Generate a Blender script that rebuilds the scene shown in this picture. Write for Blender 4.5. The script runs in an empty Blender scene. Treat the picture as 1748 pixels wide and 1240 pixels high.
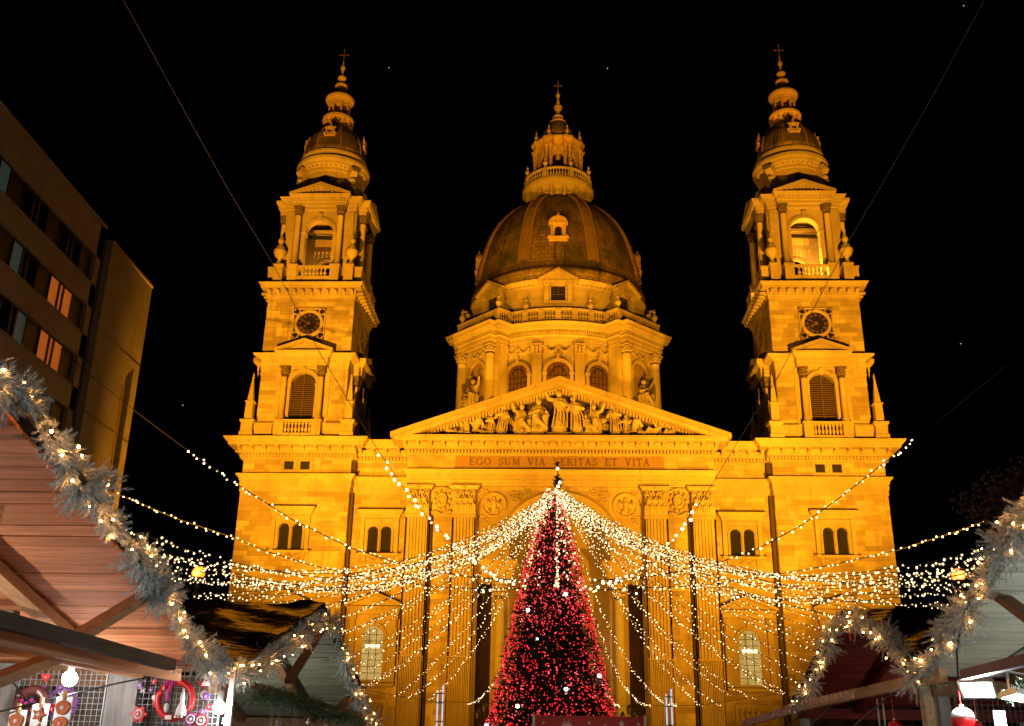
import bpy, math, random
from mathutils import Vector, Matrix
PI = math.pi
R = math.radians
rnd = random.Random(7)
scene = bpy.context.scene
COL = scene.collection

# ---------------------------------------------------------------- camera
cam = bpy.data.cameras.new('camera')
cam_o = bpy.data.objects.new('camera', cam)
COL.objects.link(cam_o)
scene.camera = cam_o
cam.sensor_width = 36.0
cam.lens = 36.0 * 1742.88 / 1748.0
cam.clip_start = 0.05
cam.clip_end = 3000
def cam_matrix():
    yaw, pitch, roll = R(-2.58005), R(20.88093), R(1.00825)
    f = Vector((math.sin(yaw)*math.cos(pitch), math.cos(yaw)*math.cos(pitch), math.sin(pitch)))
    r = Vector((math.cos(yaw), -math.sin(yaw), 0))
    u = r.cross(f)
    r2 = r*math.cos(roll) + u*math.sin(roll)
    u2 = -r*math.sin(roll) + u*math.cos(roll)
    m = Matrix((r2, u2, -f)).transposed().to_4x4()
    m.translation = Vector((-.403, -84.343, 1.6))
    return m
cam_o.matrix_world = cam_matrix()

# ---------------------------------------------------------------- world and exposure
w = bpy.data.worlds.new('World')
scene.world = w
w.use_nodes = True
nt = w.node_tree
bg = nt.nodes['Background']
sky = nt.nodes.new('ShaderNodeTexSky')
sky.sky_type = 'NISHITA'
sky.sun_disc = False
sky.sun_elevation = R(-8)          # night: the sun is well below the horizon
sky.sun_rotation = R(200)
nt.links.new(sky.outputs[0], bg.inputs[0])
bg.inputs[1].default_value = 0.02
scene.view_settings.view_transform = 'Standard'
scene.view_settings.look = 'None'
scene.view_settings.exposure = 0.0
scene.view_settings.gamma = 1.0
scene.view_settings.use_curve_mapping = False
cy = scene.cycles
cy.max_bounces = 4
cy.diffuse_bounces = 2
cy.glossy_bounces = 2
cy.transmission_bounces = 3
cy.transparent_max_bounces = 6
cy.sample_clamp_indirect = 3.0
cy.sample_clamp_direct = 0
cy.caustics_reflective = False
cy.caustics_refractive = False
cy.use_denoising = True

# ---------------------------------------------------------------- materials
def new_mat(name):
    m = bpy.data.materials.new(name); m.use_nodes = True
    return m, m.node_tree, m.node_tree.nodes['Principled BSDF']
def mix_rgb(nt, fac, a, b, mode='MIX'):
    n = nt.nodes.new('ShaderNodeMix'); n.data_type = 'RGBA'; n.blend_type = mode
    for sock, v in ((n.inputs['Factor'], fac), (n.inputs['A'], a), (n.inputs['B'], b)):
        if hasattr(v, 'links') or isinstance(v, bpy.types.NodeSocket): nt.links.new(v, sock)
        elif isinstance(v, (tuple, list)): sock.default_value = (*v, 1)
        else: sock.default_value = v
    return n.outputs['Result']
def noise(nt, scale, detail=3, coord=None, rough=.5):
    n = nt.nodes.new('ShaderNodeTexNoise'); n.inputs['Scale'].default_value = scale
    n.inputs['Detail'].default_value = detail; n.inputs['Roughness'].default_value = rough
    if coord is not None: nt.links.new(coord, n.inputs['Vector'])
    return n.outputs['Fac']
def ramp(nt, fac, pts):
    n = nt.nodes.new('ShaderNodeValToRGB'); nt.links.new(fac, n.inputs[0])
    e = n.color_ramp.elements
    while len(e) < len(pts): e.new(.5)
    for k, (p, c) in enumerate(pts):
        e[k].position = p; e[k].color = (*c, 1) if isinstance(c, tuple) else (c, c, c, 1)
    return n.outputs[0]
def bump(nt, p, h, strength=.3, dist=.02):
    b = nt.nodes.new('ShaderNodeBump'); b.inputs['Strength'].default_value = strength; b.inputs['Distance'].default_value = dist
    nt.links.new(h, b.inputs['Height']); nt.links.new(b.outputs[0], p.inputs['Normal'])
def world_pos(nt):
    g = nt.nodes.new('ShaderNodeNewGeometry'); return g.outputs['Position']
def stone_mat(name, a, b, dirt=(.16, .12, .08), var=.35, dirt_amt=.55, rough=.85):
    m, nt, p = new_mat(name)
    pos = world_pos(nt)
    g = nt.nodes.new('ShaderNodeNewGeometry'); oi = nt.nodes.new('ShaderNodeObjectInfo')
    ad = nt.nodes.new('ShaderNodeMath'); ad.operation = 'ADD'
    nt.links.new(g.outputs['Random Per Island'], ad.inputs[0]); nt.links.new(oi.outputs['Random'], ad.inputs[1])
    fr = nt.nodes.new('ShaderNodeMath'); fr.operation = 'FRACT'; nt.links.new(ad.outputs[0], fr.inputs[0])
    base = mix_rgb(nt, fr.outputs[0], a, b)
    n1 = noise(nt, .35, 5, pos, .6); st = ramp(nt, n1, [(.42, 0.0), (.72, dirt_amt)])
    c = mix_rgb(nt, st, base, dirt)
    n2 = noise(nt, 6, 4, pos, .7); c = mix_rgb(nt, ramp(nt, n2, [(.35, .0), (.8, var)]), c, tuple(x*.5 for x in a))
    # rain streaks
    mp = nt.nodes.new('ShaderNodeMapping'); mp.inputs['Scale'].default_value = (1.6, 1.6, .12); nt.links.new(pos, mp.inputs[0])
    n3 = noise(nt, 1.2, 4, mp.outputs[0], .6); c = mix_rgb(nt, ramp(nt, n3, [(.55, .0), (.78, .5)]), c, dirt)
    nt.links.new(c, p.inputs['Base Color']); p.inputs['Roughness'].default_value = rough
    n4 = noise(nt, 2.6, 6, pos, .75); bump(nt, p, n4, .55, .09)
    return m
def plain(name, col, rough=.6, metal=0, var=.25, scale=8, bumpy=.15):
    m, nt, p = new_mat(name)
    tc = nt.nodes.new('ShaderNodeTexCoord')
    n = noise(nt, scale, 4, tc.outputs['Object'])
    c = mix_rgb(nt, ramp(nt, n, [(.3, 0.0), (.75, 1.0)]), col, tuple(x*(1-var) for x in col))
    nt.links.new(c, p.inputs['Base Color']); p.inputs['Roughness'].default_value = rough; p.inputs['Metallic'].default_value = metal
    if bumpy: bump(nt, p, n, bumpy, .01)
    return m
def emit(name, col, s, sampling='NONE', base=(.8, .8, .8), vary=0):
    m, nt, p = new_mat(name)
    p.inputs['Base Color'].default_value = (*base, 1)
    p.inputs['Emission Color'].default_value = (*col, 1); p.inputs['Emission Strength'].default_value = s
    m.cycles.emission_sampling = sampling
    if vary:
        g = nt.nodes.new('ShaderNodeNewGeometry'); mr = nt.nodes.new('ShaderNodeMapRange'); mr.inputs['To Min'].default_value = s*(1-vary); mr.inputs['To Max'].default_value = s*(1+vary)
        nt.links.new(g.outputs['Random Per Island'], mr.inputs['Value']); nt.links.new(mr.outputs[0], p.inputs['Emission Strength'])
    return m
M = {}
M['stone'] = stone_mat('limestone', (.60, .52, .38), (.29, .235, .165), var=.55, dirt_amt=.7)
M['trim'] = stone_mat('limestone_trim', (.52, .45, .34), (.42, .36, .27), var=.4, dirt_amt=.5)
M['statue'] = stone_mat('statue_stone', (.52, .46, .36), (.46, .40, .31), var=.4, dirt_amt=.3)
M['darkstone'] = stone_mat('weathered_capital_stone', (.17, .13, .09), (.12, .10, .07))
M['panel'] = stone_mat('inscription_panel', (.30, .20, .13), (.30, .20, .13), dirt_amt=.2)
M['letter'] = plain('bronze_letter', (.13, .085, .05), .5)
M['glassdark'] = plain('dark_window_glass', (.03, .03, .03), .15, var=.4, bumpy=0)
M['shutter'] = plain('wooden_shutter', (.10, .065, .04), .6)
M['iron'] = plain('dark_iron', (.03, .03, .03), .5, .4)
M['gilt'] = plain('gilt_metal', (.55, .36, .12), .35, .8)
M['black'] = plain('black_dial', (.012, .010, .008), .5)
M['pipeshade'] = plain('pipe_and_shade_strip', (.06,.045,.03), .6, .3)  # office pipe, and the facade strips that stand for shade
def copper_mat():
    m, nt, p = new_mat('dome_copper')
    uv = nt.nodes.new('ShaderNodeUVMap'); br = nt.nodes.new('ShaderNodeTexBrick')
    nt.links.new(uv.outputs[0], br.inputs['Vector'])
    br.inputs['Scale'].default_value = 1.0; br.inputs['Mortar Size'].default_value = .03
    br.inputs['Brick Width'].default_value = .9; br.inputs['Row Height'].default_value = .6
    br.inputs['Color1'].default_value = (.31, .215, .10, 1); br.inputs['Color2'].default_value = (.21, .155, .075, 1); br.inputs['Mortar'].default_value = (.04, .03, .02, 1)
    pos = world_pos(nt)
    n1 = noise(nt, .25, 5, pos, .6)
    c = mix_rgb(nt, ramp(nt, n1, [(.4, 0.0), (.62, .8)]), br.outputs['Color'], (.05, .055, .035))
    mp = nt.nodes.new('ShaderNodeMapping'); mp.inputs['Scale'].default_value = (1, .12, 1); nt.links.new(uv.outputs[0], mp.inputs[0])
    n3 = noise(nt, 1.0, 4, mp.outputs[0], .65)
    c = mix_rgb(nt, ramp(nt, n3, [(.54, .0), (.66, .75)]), c, (.035, .03, .02))
    nt.links.new(c, p.inputs['Base Color']); p.inputs['Roughness'].default_value = .55; p.inputs['Metallic'].default_value = .25
    bump(nt, p, br.outputs['Fac'], -.4, .05)
    return m
M['copper'] = copper_mat()
M['copperrib'] = plain('copper_rib', (.34,.23,.11), .5, .3)

# ---------------------------------------------------------------- mesh helpers
class MB:
    def __init__(s): s.v = []; s.f = []; s.uv = None
    def add(s, vs, fs, m=None):
        o = len(s.v)
        s.v += [tuple(m @ Vector(p)) for p in vs] if m is not None else [tuple(p) for p in vs]
        s.f += [tuple(i+o for i in f) for f in fs]
        return s
    def box(s, x0, x1, y0, y1, z0, z1, m=None):
        return s.add([(x0,y0,z0),(x1,y0,z0),(x1,y1,z0),(x0,y1,z0),(x0,y0,z1),(x1,y0,z1),(x1,y1,z1),(x0,y1,z1)],
                     [(0,3,2,1),(4,5,6,7),(0,1,5,4),(1,2,6,5),(2,3,7,6),(3,0,4,7)], m)
    def bar(s, a, b, w, h, up=(0,0,1)):
        a = Vector(a); b = Vector(b); d = b-a; L = d.length; z = d.normalized(); u = Vector(up)
        x = u.cross(z)
        if x.length < 1e-4: x = Vector((1,0,0)).cross(z)
        x.normalize(); y = z.cross(x)
        m = Matrix((x, y, z)).transposed().to_4x4(); m.translation = a
        return s.box(-w/2, w/2, -h/2, h/2, 0, L, m)
    def prism(s, poly, y0, y1, m=None):           # poly in x,z, extruded along y
        n = len(poly)
        vs = [(x, y0, z) for x, z in poly] + [(x, y1, z) for x, z in poly]
        fs = [tuple(range(n)), tuple(range(2*n-1, n-1, -1))] + [(i, i+n, (i+1) % n + n, (i+1) % n) for i in range(n)]
        return s.add(vs, fs, m)
    def lathe(s, prof, n=16, c=(0,0,0), a0=0, a1=2*PI, m=None, flute=0, flute_d=0):
        full = abs(a1-a0-2*PI) < 1e-6; k = n if full else n+1
        vs = []
        for r, z in prof:
            for i in range(k):
                a = a0+(a1-a0)*i/n; rr = r*(1+flute_d*math.cos(flute*a)) if flute else r
                vs.append((c[0]+rr*math.cos(a), c[1]+rr*math.sin(a), c[2]+z))
        fs = []
        for j in range(len(prof)-1):
            for i in range(n):
                i2 = (i+1) % k
                fs.append((j*k+i, j*k+i2, (j+1)*k+i2, (j+1)*k+i))
        if full:
            if prof[0][0] > 1e-4: fs.append(tuple(range(k-1, -1, -1)))
            if prof[-1][0] > 1e-4: fs.append(tuple(range((len(prof)-1)*k, len(prof)*k)))
        return s.add(vs, fs, m)
    def tube(s, path, r, n=5, closed=False, taper=None):
        P = [Vector(p) for p in path]; L = len(P); vs = []
        for i, p in enumerate(P):
            a = P[i-1] if (i or closed) else P[i]; b = P[(i+1) % L] if (i < L-1 or closed) else P[i]
            t = (b-a).normalized(); u = Vector((0,0,1)) if abs(t.z) < .9 else Vector((1,0,0))
            x = t.cross(u).normalized(); y = t.cross(x)
            rr = r*(taper(i/(L-1)) if taper else 1) if not isinstance(r, (list, tuple)) else r[i]
            for k in range(n):
                an = 2*PI*k/n; vs.append(p + x*math.cos(an)*rr + y*math.sin(an)*rr)
        fs = []
        for i in range(L if closed else L-1):
            j = (i+1) % L
            for k in range(n): fs.append((i*n+k, i*n+(k+1) % n, j*n+(k+1) % n, j*n+k))
        if not closed: fs += [tuple(range(n-1, -1, -1)), tuple(range((L-1)*n, L*n))]
        return s.add(vs, fs)
    def sphere(s, c, r, n=8, k=6, sc=(1,1,1), m=None):
        prof = [(r*math.sin(PI*j/k), -r*math.cos(PI*j/k)) for j in range(k+1)]
        prof[0] = (0.0001, -r); prof[-1] = (0.0001, r)
        mm = Matrix.Translation(c) @ Matrix.Diagonal((*sc, 1))
        if m is not None: mm = m @ mm
        return s.lathe(prof, n, m=mm)
    def ico(s, c, r):
        t = _ICO
        return s.add([(c[0]+x*r, c[1]+y*r, c[2]+z*r) for x, y, z in t[0]], t[1])
    def octa(s, c, r):
        x, y, z = c
        return s.add([(x+r,y,z),(x-r,y,z),(x,y+r,z),(x,y-r,z),(x,y,z+r),(x,y,z-r)],
                     [(0,2,4),(2,1,4),(1,3,4),(3,0,4),(2,0,5),(1,2,5),(3,1,5),(0,3,5)])
    def sweep(s, plan, prof, closed=True, m=None):  # plan: CCW points (outside on the right of travel), prof: (out, z)
        n = len(plan); P = [Vector((x, y)) for x, y in plan]; off = []
        for i in range(n):
            d0 = (P[i]-P[i-1]) if (closed or i) else (P[1]-P[0])
            d1 = (P[(i+1) % n]-P[i]) if (closed or i < n-1) else (P[i]-P[i-1])
            d0.normalize(); d1.normalize()
            n0 = Vector((d0.y, -d0.x)); n1 = Vector((d1.y, -d1.x)); b = n0+n1
            if b.length < 1e-3: b = n0.copy()
            b.normalize(); b /= max(.35, b.dot(n0)); off.append(b)
        vs = [(P[i].x+off[i].x*o, P[i].y+off[i].y*o, z) for o, z in prof for i in range(n)]
        k = len(prof); fs = []
        for j in range(k-1):
            for i in range(n if closed else n-1):
                i2 = (i+1) % n; fs.append((j*n+i, j*n+i2, (j+1)*n+i2, (j+1)*n+i))
        if closed:
            fs += [tuple(range((k-1)*n, k*n))]
        else:
            fs += [tuple(j*n for j in range(k)), tuple(j*n+n-1 for j in range(k-1, -1, -1))]
        return s.add(vs, fs, m)
    def build(s, name, mat, parent=None, smooth=False, **props):
        me = bpy.data.meshes.new(name)
        me.from_pydata(s.v, [], s.f)
        if s.uv is not None:
            l = me.uv_layers.new(name='UVMap')
            fl = [c for f in s.f for i in f for c in s.uv[i]]
            l.data.foreach_set('uv', fl)
        if mat: me.materials.append(M[mat] if isinstance(mat, str) else mat)
        if smooth: me.polygons.foreach_set('use_smooth', [True]*len(me.polygons))
        return link(name, me, parent, **props)
def link(name, me, parent=None, **props):
    o = bpy.data.objects.new(name, me); COL.objects.link(o)
    if parent is not None: o.parent = parent
    tag(o, **props)
    return o
def tag(o, label=None, cat=None, group=None, kind=None):
    if label: o['label'] = label
    if cat: o['category'] = cat
    if group: o['group'] = group
    if kind: o['kind'] = kind
    return o
def empty(name, loc=(0,0,0), rz=0, **props):
    o = bpy.data.objects.new(name, None); COL.objects.link(o); o.location = loc; o.rotation_euler.z = rz
    return tag(o, **props)
def copy_tree(o, parent=None):
    c = o.copy(); COL.objects.link(c)
    if parent is not None: c.parent = parent
    for ch in list(o.children): copy_tree(ch, c)
    return c
def twin(o, loc=None, rot=None, scale=None):       # another piece that shares its mesh, same parent
    c = o.copy(); COL.objects.link(c)
    if loc is not None: c.location = loc
    if rot is not None: c.rotation_euler = rot
    if scale is not None: c.scale = scale
    return c
def _mk_ico():
    t = (1+5**.5)/2
    v = [Vector(p).normalized() for p in [(-1,t,0),(1,t,0),(-1,-t,0),(1,-t,0),(0,-1,t),(0,1,t),(0,-1,-t),(0,1,-t),(t,0,-1),(t,0,1),(-t,0,-1),(-t,0,1)]]
    f = [(0,11,5),(0,5,1),(0,1,7),(0,7,10),(0,10,11),(1,5,9),(5,11,4),(11,10,2),(10,7,6),(7,1,8),(3,9,4),(3,4,2),(3,2,6),(3,6,8),(3,8,9),(4,9,5),(2,4,11),(6,2,10),(8,6,7),(9,8,1)]
    return [tuple(p) for p in v], f
_ICO = _mk_ico()
def arc(cx, cz, r, a0, a1, n):
    return [(cx+r*math.cos(a0+(a1-a0)*i/n), cz+r*math.sin(a0+(a1-a0)*i/n)) for i in range(n+1)]
def rect(x0, x1, y0, y1): return [(x0,y0),(x1,y0),(x1,y1),(x0,y1)]      # CCW, outside on the right
def holed_wall(mb, x0, x1, z0, z1, y0, y1, holes, m=None):
    """wall with openings (xa, xb, zb, zs, arched): zs is the springing (arched) or the top"""
    x = x0
    for xa, xb, zb, zs, arched in sorted(holes):
        if xa > x: mb.box(x, xa, y0, y1, z0, z1, m)
        if zb > z0: mb.box(xa, xb, y0, y1, z0, zb, m)
        if arched:
            r = (xb-xa)/2; poly = [(xa, z1), (xa, zs)] + arc((xa+xb)/2, zs, r, PI, 0, 14)[1:-1] + [(xb, zs), (xb, z1)]
            mb.prism(poly, y0, y1, m)
        else: mb.box(xa, xb, y0, y1, zs, z1, m)
        x = xb
    if x < x1: mb.box(x, x1, y0, y1, z0, z1, m)
def arch_band(mb, cx, zs, r0, r1, y0, y1, m=None, n=14, a0=0, a1=PI):
    mb.prism(arc(cx, zs, r1, a0, a1, n)+arc(cx, zs, r0, a1, a0, n), y0, y1, m)
def ashlar(x0, x1, z0, z1, holes, rh=.42, lmin=.8, lmax=1.6, seed=1):
    """running courses of dressed blocks in the x-z plane, minus rectangular holes"""
    g = random.Random(seed); out = []
    nrow = max(1, round((z1-z0)/rh)); rh = (z1-z0)/nrow
    for k in range(nrow):
        za = z0+k*rh; zb = za+rh; x = x0 - g.uniform(0, .6)
        while x < x1:
            L = g.uniform(lmin, lmax); a = max(x, x0); b = min(x+L, x1); x += L
            if b-a < .12: continue
            segs = [(a, b)]
            for ha, hb, hz0, hz1 in holes:
                if zb > hz0+.02 and za < hz1-.02:
                    ns = []
                    for p, q in segs:
                        if q <= ha or p >= hb: ns.append((p, q)); continue
                        if p < ha: ns.append((p, ha))
                        if q > hb: ns.append((hb, q))
                    segs = ns
            for p, q in segs:
                if q-p > .08: out.append((p+.008, q-.008, za+.008, zb-.008))
    return out
def lay(mb, blocks, yf, m=None, seed=2):           # blocks proud of the plane y=yf, facing -y
    g = random.Random(seed)
    for a, b, c, d in blocks: mb.box(a, b, yf-g.uniform(.012, .035), yf+.03, c, d, m)
unit = MB().box(-.5, .5, -.5, .5, -.5, .5)
_unit_me = None
def stones(blocks, yf, parent, seed=3):
    global _unit_me
    if _unit_me is None:
        _unit_me = bpy.data.meshes.new('stone'); _unit_me.from_pydata(unit.v, [], unit.f); _unit_me.materials.append(M['stone'])
    g = random.Random(seed)
    for a, b, c, d in blocks:
        o = link('stone', _unit_me, parent); p = g.uniform(.012, .035)
        o.location = ((a+b)/2, yf-p/2+.015, (c+d)/2); o.scale = (b-a, p+.03, d-c)
def rot4(k): return Matrix.Rotation(k*PI/2, 4, 'Z')
LA1, LB1, LC1, LANE = 15, 60, 60, 240
FL_TOWER, FL_FRONT, FL_DOME = 335000, 70000, 30000
# ---------------------------------------------------------------- floodlights of the square (real fittings on masts beside the crowd, out of frame)
def floodlight(x, y, z, target, power, size=R(60), color=(1,.362,.008), label='', blend=1.0, radius=.35, mast=True, door=None):  # door: x0, x1, y of an added unseen plate that blocks the light
    root = empty('floodlight', (x, y, 0), label=label, cat='floodlight', group='sodium floodlights that light the basilica')
    d = (Vector(target)-Vector((x,y,z))).normalized()
    q = d.to_track_quat('Z','Y').to_matrix().to_4x4()
    m = Matrix.Translation((0,0,z))@q
    h = MB()
    for a,b,c_,e in ((-.5,-.44,-.4,.4),(.44,.5,-.4,.4),(-.5,.5,-.4,-.34),(-.5,.5,.34,.4)): h.box(a,b,c_,e,-.35,.0,m)
    h.box(-.5,.5,-.4,.4,-.4,-.35,m); h.build('housing','iron',root)
    g = MB(); g.box(-.44,.44,-.34,.34,-.34,-.32,m); g.build('lamp_glass','floodglass',root)
    if mast:
        p = MB(); p.lathe([(.16,0),(.14,.3),(.08,z-.5)],10); p.bar((0,0,z-.5),(-.0,0,z-.35),.5,.08); p.build('mast','iron',root)
    if door:
        b = MB(); b.box(door[0]-x,door[1]-x,door[2]-y-.02,door[2]-y+.02,z+.1,z+3.2); b.bar((0,.3,z),(door[1]-x,door[2]-y,z+.4),.05,.05); b.build('light_block_plate','iron',root)  # unseen plate added to keep this lamp's light off the stair block
    L = bpy.data.lights.new('floodlight_lamp','SPOT'); L.energy = power; L.color = color; L.spot_size = size; L.spot_blend = blend; L.shadow_soft_size = radius
    lo = bpy.data.objects.new('lamp', L); COL.objects.link(lo); lo.parent = root; lo.location = Vector((0,0,z))+d*.1
    lo.rotation_euler = (-d).to_track_quat('Z','Y').to_euler()
M['floodglass'] = emit('flood_lamp_glass',(1,.5,.05),6)
# ================================================================ THE BASILICA
church = empty('basilica', (0, 0, 0), label='floodlit domed basilica with two bell towers and a sculpted pediment behind the tree', cat='basilica')
PROF_CORNICE = [(0,24.85),(.12,24.9),(.12,24.97),(.2,25.0),(.2,25.32),(.42,25.36),(.42,25.46),(.46,25.9),(1.15,25.9),(1.2,26.12),(1.28,26.15),(1.5,26.42),(1.55,26.55),(0,26.68)]
PROF_ARCHI = [(0,22.05),(.07,22.05),(.07,22.5),(.13,22.5),(.13,22.95),(.18,23.0),(.22,23.2),(.42,23.42),(.46,23.55),(.1,23.62),(0,23.62)]
mod_me = None
def modillion_mesh():
    mb = MB()
    mb.box(-.17,.17,-.66,0,.28,.36); mb.prism([(0,0),(0,0)], 0, 0) if False else None
    # scrolled console profile in y-z, extruded in x
    prof = [(0,0),(-.12,.0),(-.2,.05),(-.26,.13),(-.45,.17),(-.6,.15),(-.66,.2),(-.66,.28),(0,.28)]
    n = len(prof); vs = [(-.14,y,z) for y,z in prof]+[(.14,y,z) for y,z in prof]
    mb.add(vs, [tuple(range(n)), tuple(range(2*n-1,n-1,-1))]+[(i,(i+1)%n,(i+1)%n+n,i+n) for i in range(n)])
    me = bpy.data.meshes.new('modillion'); me.from_pydata(mb.v,[],mb.f); me.materials.append(M['trim']); return me
MOD = modillion_mesh()
def modillions(xs, y, z, parent, rz=0, sc=1.0):
    for x in xs:
        o = link('modillion', MOD, parent); c = Vector((x, y, z)); o.location = rotz(c, rz); o.rotation_euler.z = rz; o.scale = (sc,sc,sc)
def rotz(v, a): return Matrix.Rotation(a, 3, 'Z') @ Vector(v)
def dentils(mb, x0, x1, y, z0, z1, step=.28, wd=.15, dep=.2, m=None):
    n = int((x1-x0)/step); st = (x1-x0)/max(n,1)
    for k in range(n):
        x = x0+(k+.5)*st; mb.box(x-wd/2, x+wd/2, y-dep, y+.02, z0, z1, m)
def corinthian(h, r, n=8, sq=True):
    """bell with two rows of curled leaves, volutes and abacus; base at z=0"""
    mb = MB()
    mb.lathe([(r*.9,0),(r*1.02,.0),(r*1.02,.04*h),(r*.92,.06*h),(r*.95,.5*h),(r*1.25,.86*h)], 10)
    for row,(z0,zt,rr,wd) in enumerate(((.05,.42,r*1.0,.5),(.3,.66,r*1.06,.46))):
        for k in range(n):
            a = 2*PI*(k+.5*row)/n
            m = Matrix.Rotation(a,4,'Z') @ Matrix.Translation((rr*.92,0,0))
            w = r*wd
            vs = [(0,-w,z0*h),(0,w,z0*h),(.06*r,-w*1.1,(z0+zt)/2*h),(.06*r,w*1.1,(z0+zt)/2*h),(.28*r,-w*.8,zt*h*.94),(.28*r,w*.8,zt*h*.94),(.52*r,-w*.4,zt*h*.98),(.52*r,w*.4,zt*h*.98),(.56*r,0,zt*h*.84)]
            mb.add(vs,[(0,1,3,2),(2,3,5,4),(4,5,7,6),(6,7,8),(0,2,4,6,8,7,5,3,1)], m)
    for k in range(4):
        a = PI/4+k*PI/2
        for s_ in (-.12,.12):
            c = Vector((math.cos(a+s_),math.sin(a+s_),0))*r*1.5
            pts = [c*(1-.22*t)+Vector((0,0,h*(.62+.2*t))) for t in (0,.5,1)]
            mb.tube([rv for rv in (Vector((math.cos(a)*r*1.0,math.sin(a)*r*1.0,.55*h)), Vector((math.cos(a+s_)*r*1.2,math.sin(a+s_)*r*1.2,.75*h)), Vector((math.cos(a+s_)*r*1.55,math.sin(a+s_)*r*1.55,.86*h)), Vector((math.cos(a+s_)*r*1.62,math.sin(a+s_)*r*1.62,.74*h)), Vector((math.cos(a+s_)*r*1.48,math.sin(a+s_)*r*1.48,.72*h)))], r*.11, 5)
    q = r*1.34
    mb.sweep(rect(-q,q,-q,q),[(-.1*r,.88*h),(0,.89*h),(.0,.93*h),(.1*r,.95*h),(.1*r,h),(-.1*r,h)])
    mb.box(-.16*r,.16*r,-q-.14*r,-q+.1*r,.86*h,h)
    return mb
def mesh_of(mb, name, mat, smooth=False):
    me = bpy.data.meshes.new(name); me.from_pydata(mb.v,[],mb.f); me.materials.append(M[mat])
    if smooth: me.polygons.foreach_set('use_smooth',[True]*len(me.polygons))
    return me
def column_mb(r, h):
    return MB().lathe([(r*1.35,0),(r*1.35,.12),(r*1.2,.14),(r*1.3,.22),(r*1.12,.3),(r*1.15,.36),(r,.42),(r*1.0,h*.35),(r*.86,h-.08),(r*.95,h-.06),(r*.95,h)], 16)
def urn_mb(h, r):
    return MB().lathe([(r*.55,0),(r*.55,.06*h),(r*.3,.12*h),(r*.25,.2*h),(r*.75,.3*h),(r*1.0,.42*h),(r*.95,.48*h),(r*.6,.53*h),(r*.7,.57*h),(r*.35,.62*h),(r*.3,.7*h),(r*.5,.76*h),(r*.4,.83*h),(r*.16,.88*h),(r*.22,.93*h),(.01,h)], 10)
BAL = [(.5,0),(.5,.08),(.3,.14),(.55,.3),(.62,.4),(.34,.6),(.28,.75),(.45,.85),(.5,.88),(.5,1.0)]
def baluster(mb, x, y, z, h, r, m=None, n=7):
    mb.lathe([(a*r*2,b*h) for a,b in BAL], n, (x,y,z), m=m)
def mirrored_mesh(src, name): pass

def double_window(parent, x, y, z0=17.1, name='double_window', arch_top=19.35):
    """two arched lights under a bracketed hood, facing -y at plane y"""
    f = MB()
    f.box(x-1.62,x-1.3,y-.28,y+.02,z0-.1,20.0); f.box(x+1.3,x+1.62,y-.28,y+.02,z0-.1,20.0); f.box(x-1.3,x+1.3,y-.16,y-.04,19.62,19.98)
    holed_wall(f, x-1.3, x+1.3, z0, 20.0, y-.05, y+.3, [(x-1.0,x-.13,z0,18.92,True),(x+.13,x+1.0,z0,18.92,True)])
    for s_ in (-1,0,1): f.lathe([(.13,0),(.13,.1),(.09,.14),(.08,1.6),(.14,1.72),(.14,1.82)], 8, (x+s_*1.13 if s_ else x, y-.1, z0))
    for s_ in (-.565,.565): arch_band(f, x+s_, 18.92, .435, .6, y-.14, y-.04, n=10)
    f.sweep([(x-1.62,y+.02),(x-1.62,y-.24),(x+1.62,y-.24),(x+1.62,y+.02)],[(0,20.0),(.08,20.05),(.1,20.25),(.3,20.45),(.36,20.62),(.36,20.68),(-.1,20.78)],closed=False)
    f.sweep([(x-1.55,y+.02),(x-1.55,y-.12),(x+1.55,y-.12),(x+1.55,y+.02)],[(-.05,16.8),(.1,16.85),(.18,16.95),(.2,17.02),(0,17.08)],closed=False)
    for s_ in (-1.2,1.2): f.box(x+s_-.14,x+s_+.14,y-.2,y,16.3,16.85)
    # carved apron under the sill
    f.tube([(x-1.0+2.0*k/12, y-.05, 16.72-.38*math.sin(PI*k/12)) for k in range(13)], .09, 6)
    f.lathe([(.02,-.08),(.2,-.05),(.28,.02),(.2,.1),(.02,.12)], 8, m=Matrix.Translation((x,y-.05,16.45))@Matrix.Rotation(PI/2,4,'X'))
    w_ = f.build(name,'trim',parent)
    [MB().box(*q).build('shadow_line','pipeshade',w_) for q in ((x-2.02,x+2.02,y-.5,y+.0,20.69,20.77),(x-1.9,x+1.9,y-.3,y,17.085,17.12))]  # dark strips standing in for the shadow above hood and sill
    g = MB(); g.box(x-1.28,x+1.28,y+.24,y+.26,z0,19.9)
    g.build('window_glass','glassdark',w_) if parent is church else None
    return w_, g

def add_glass(parent, g): return g.build('window_glass','glassdark',parent)

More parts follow.
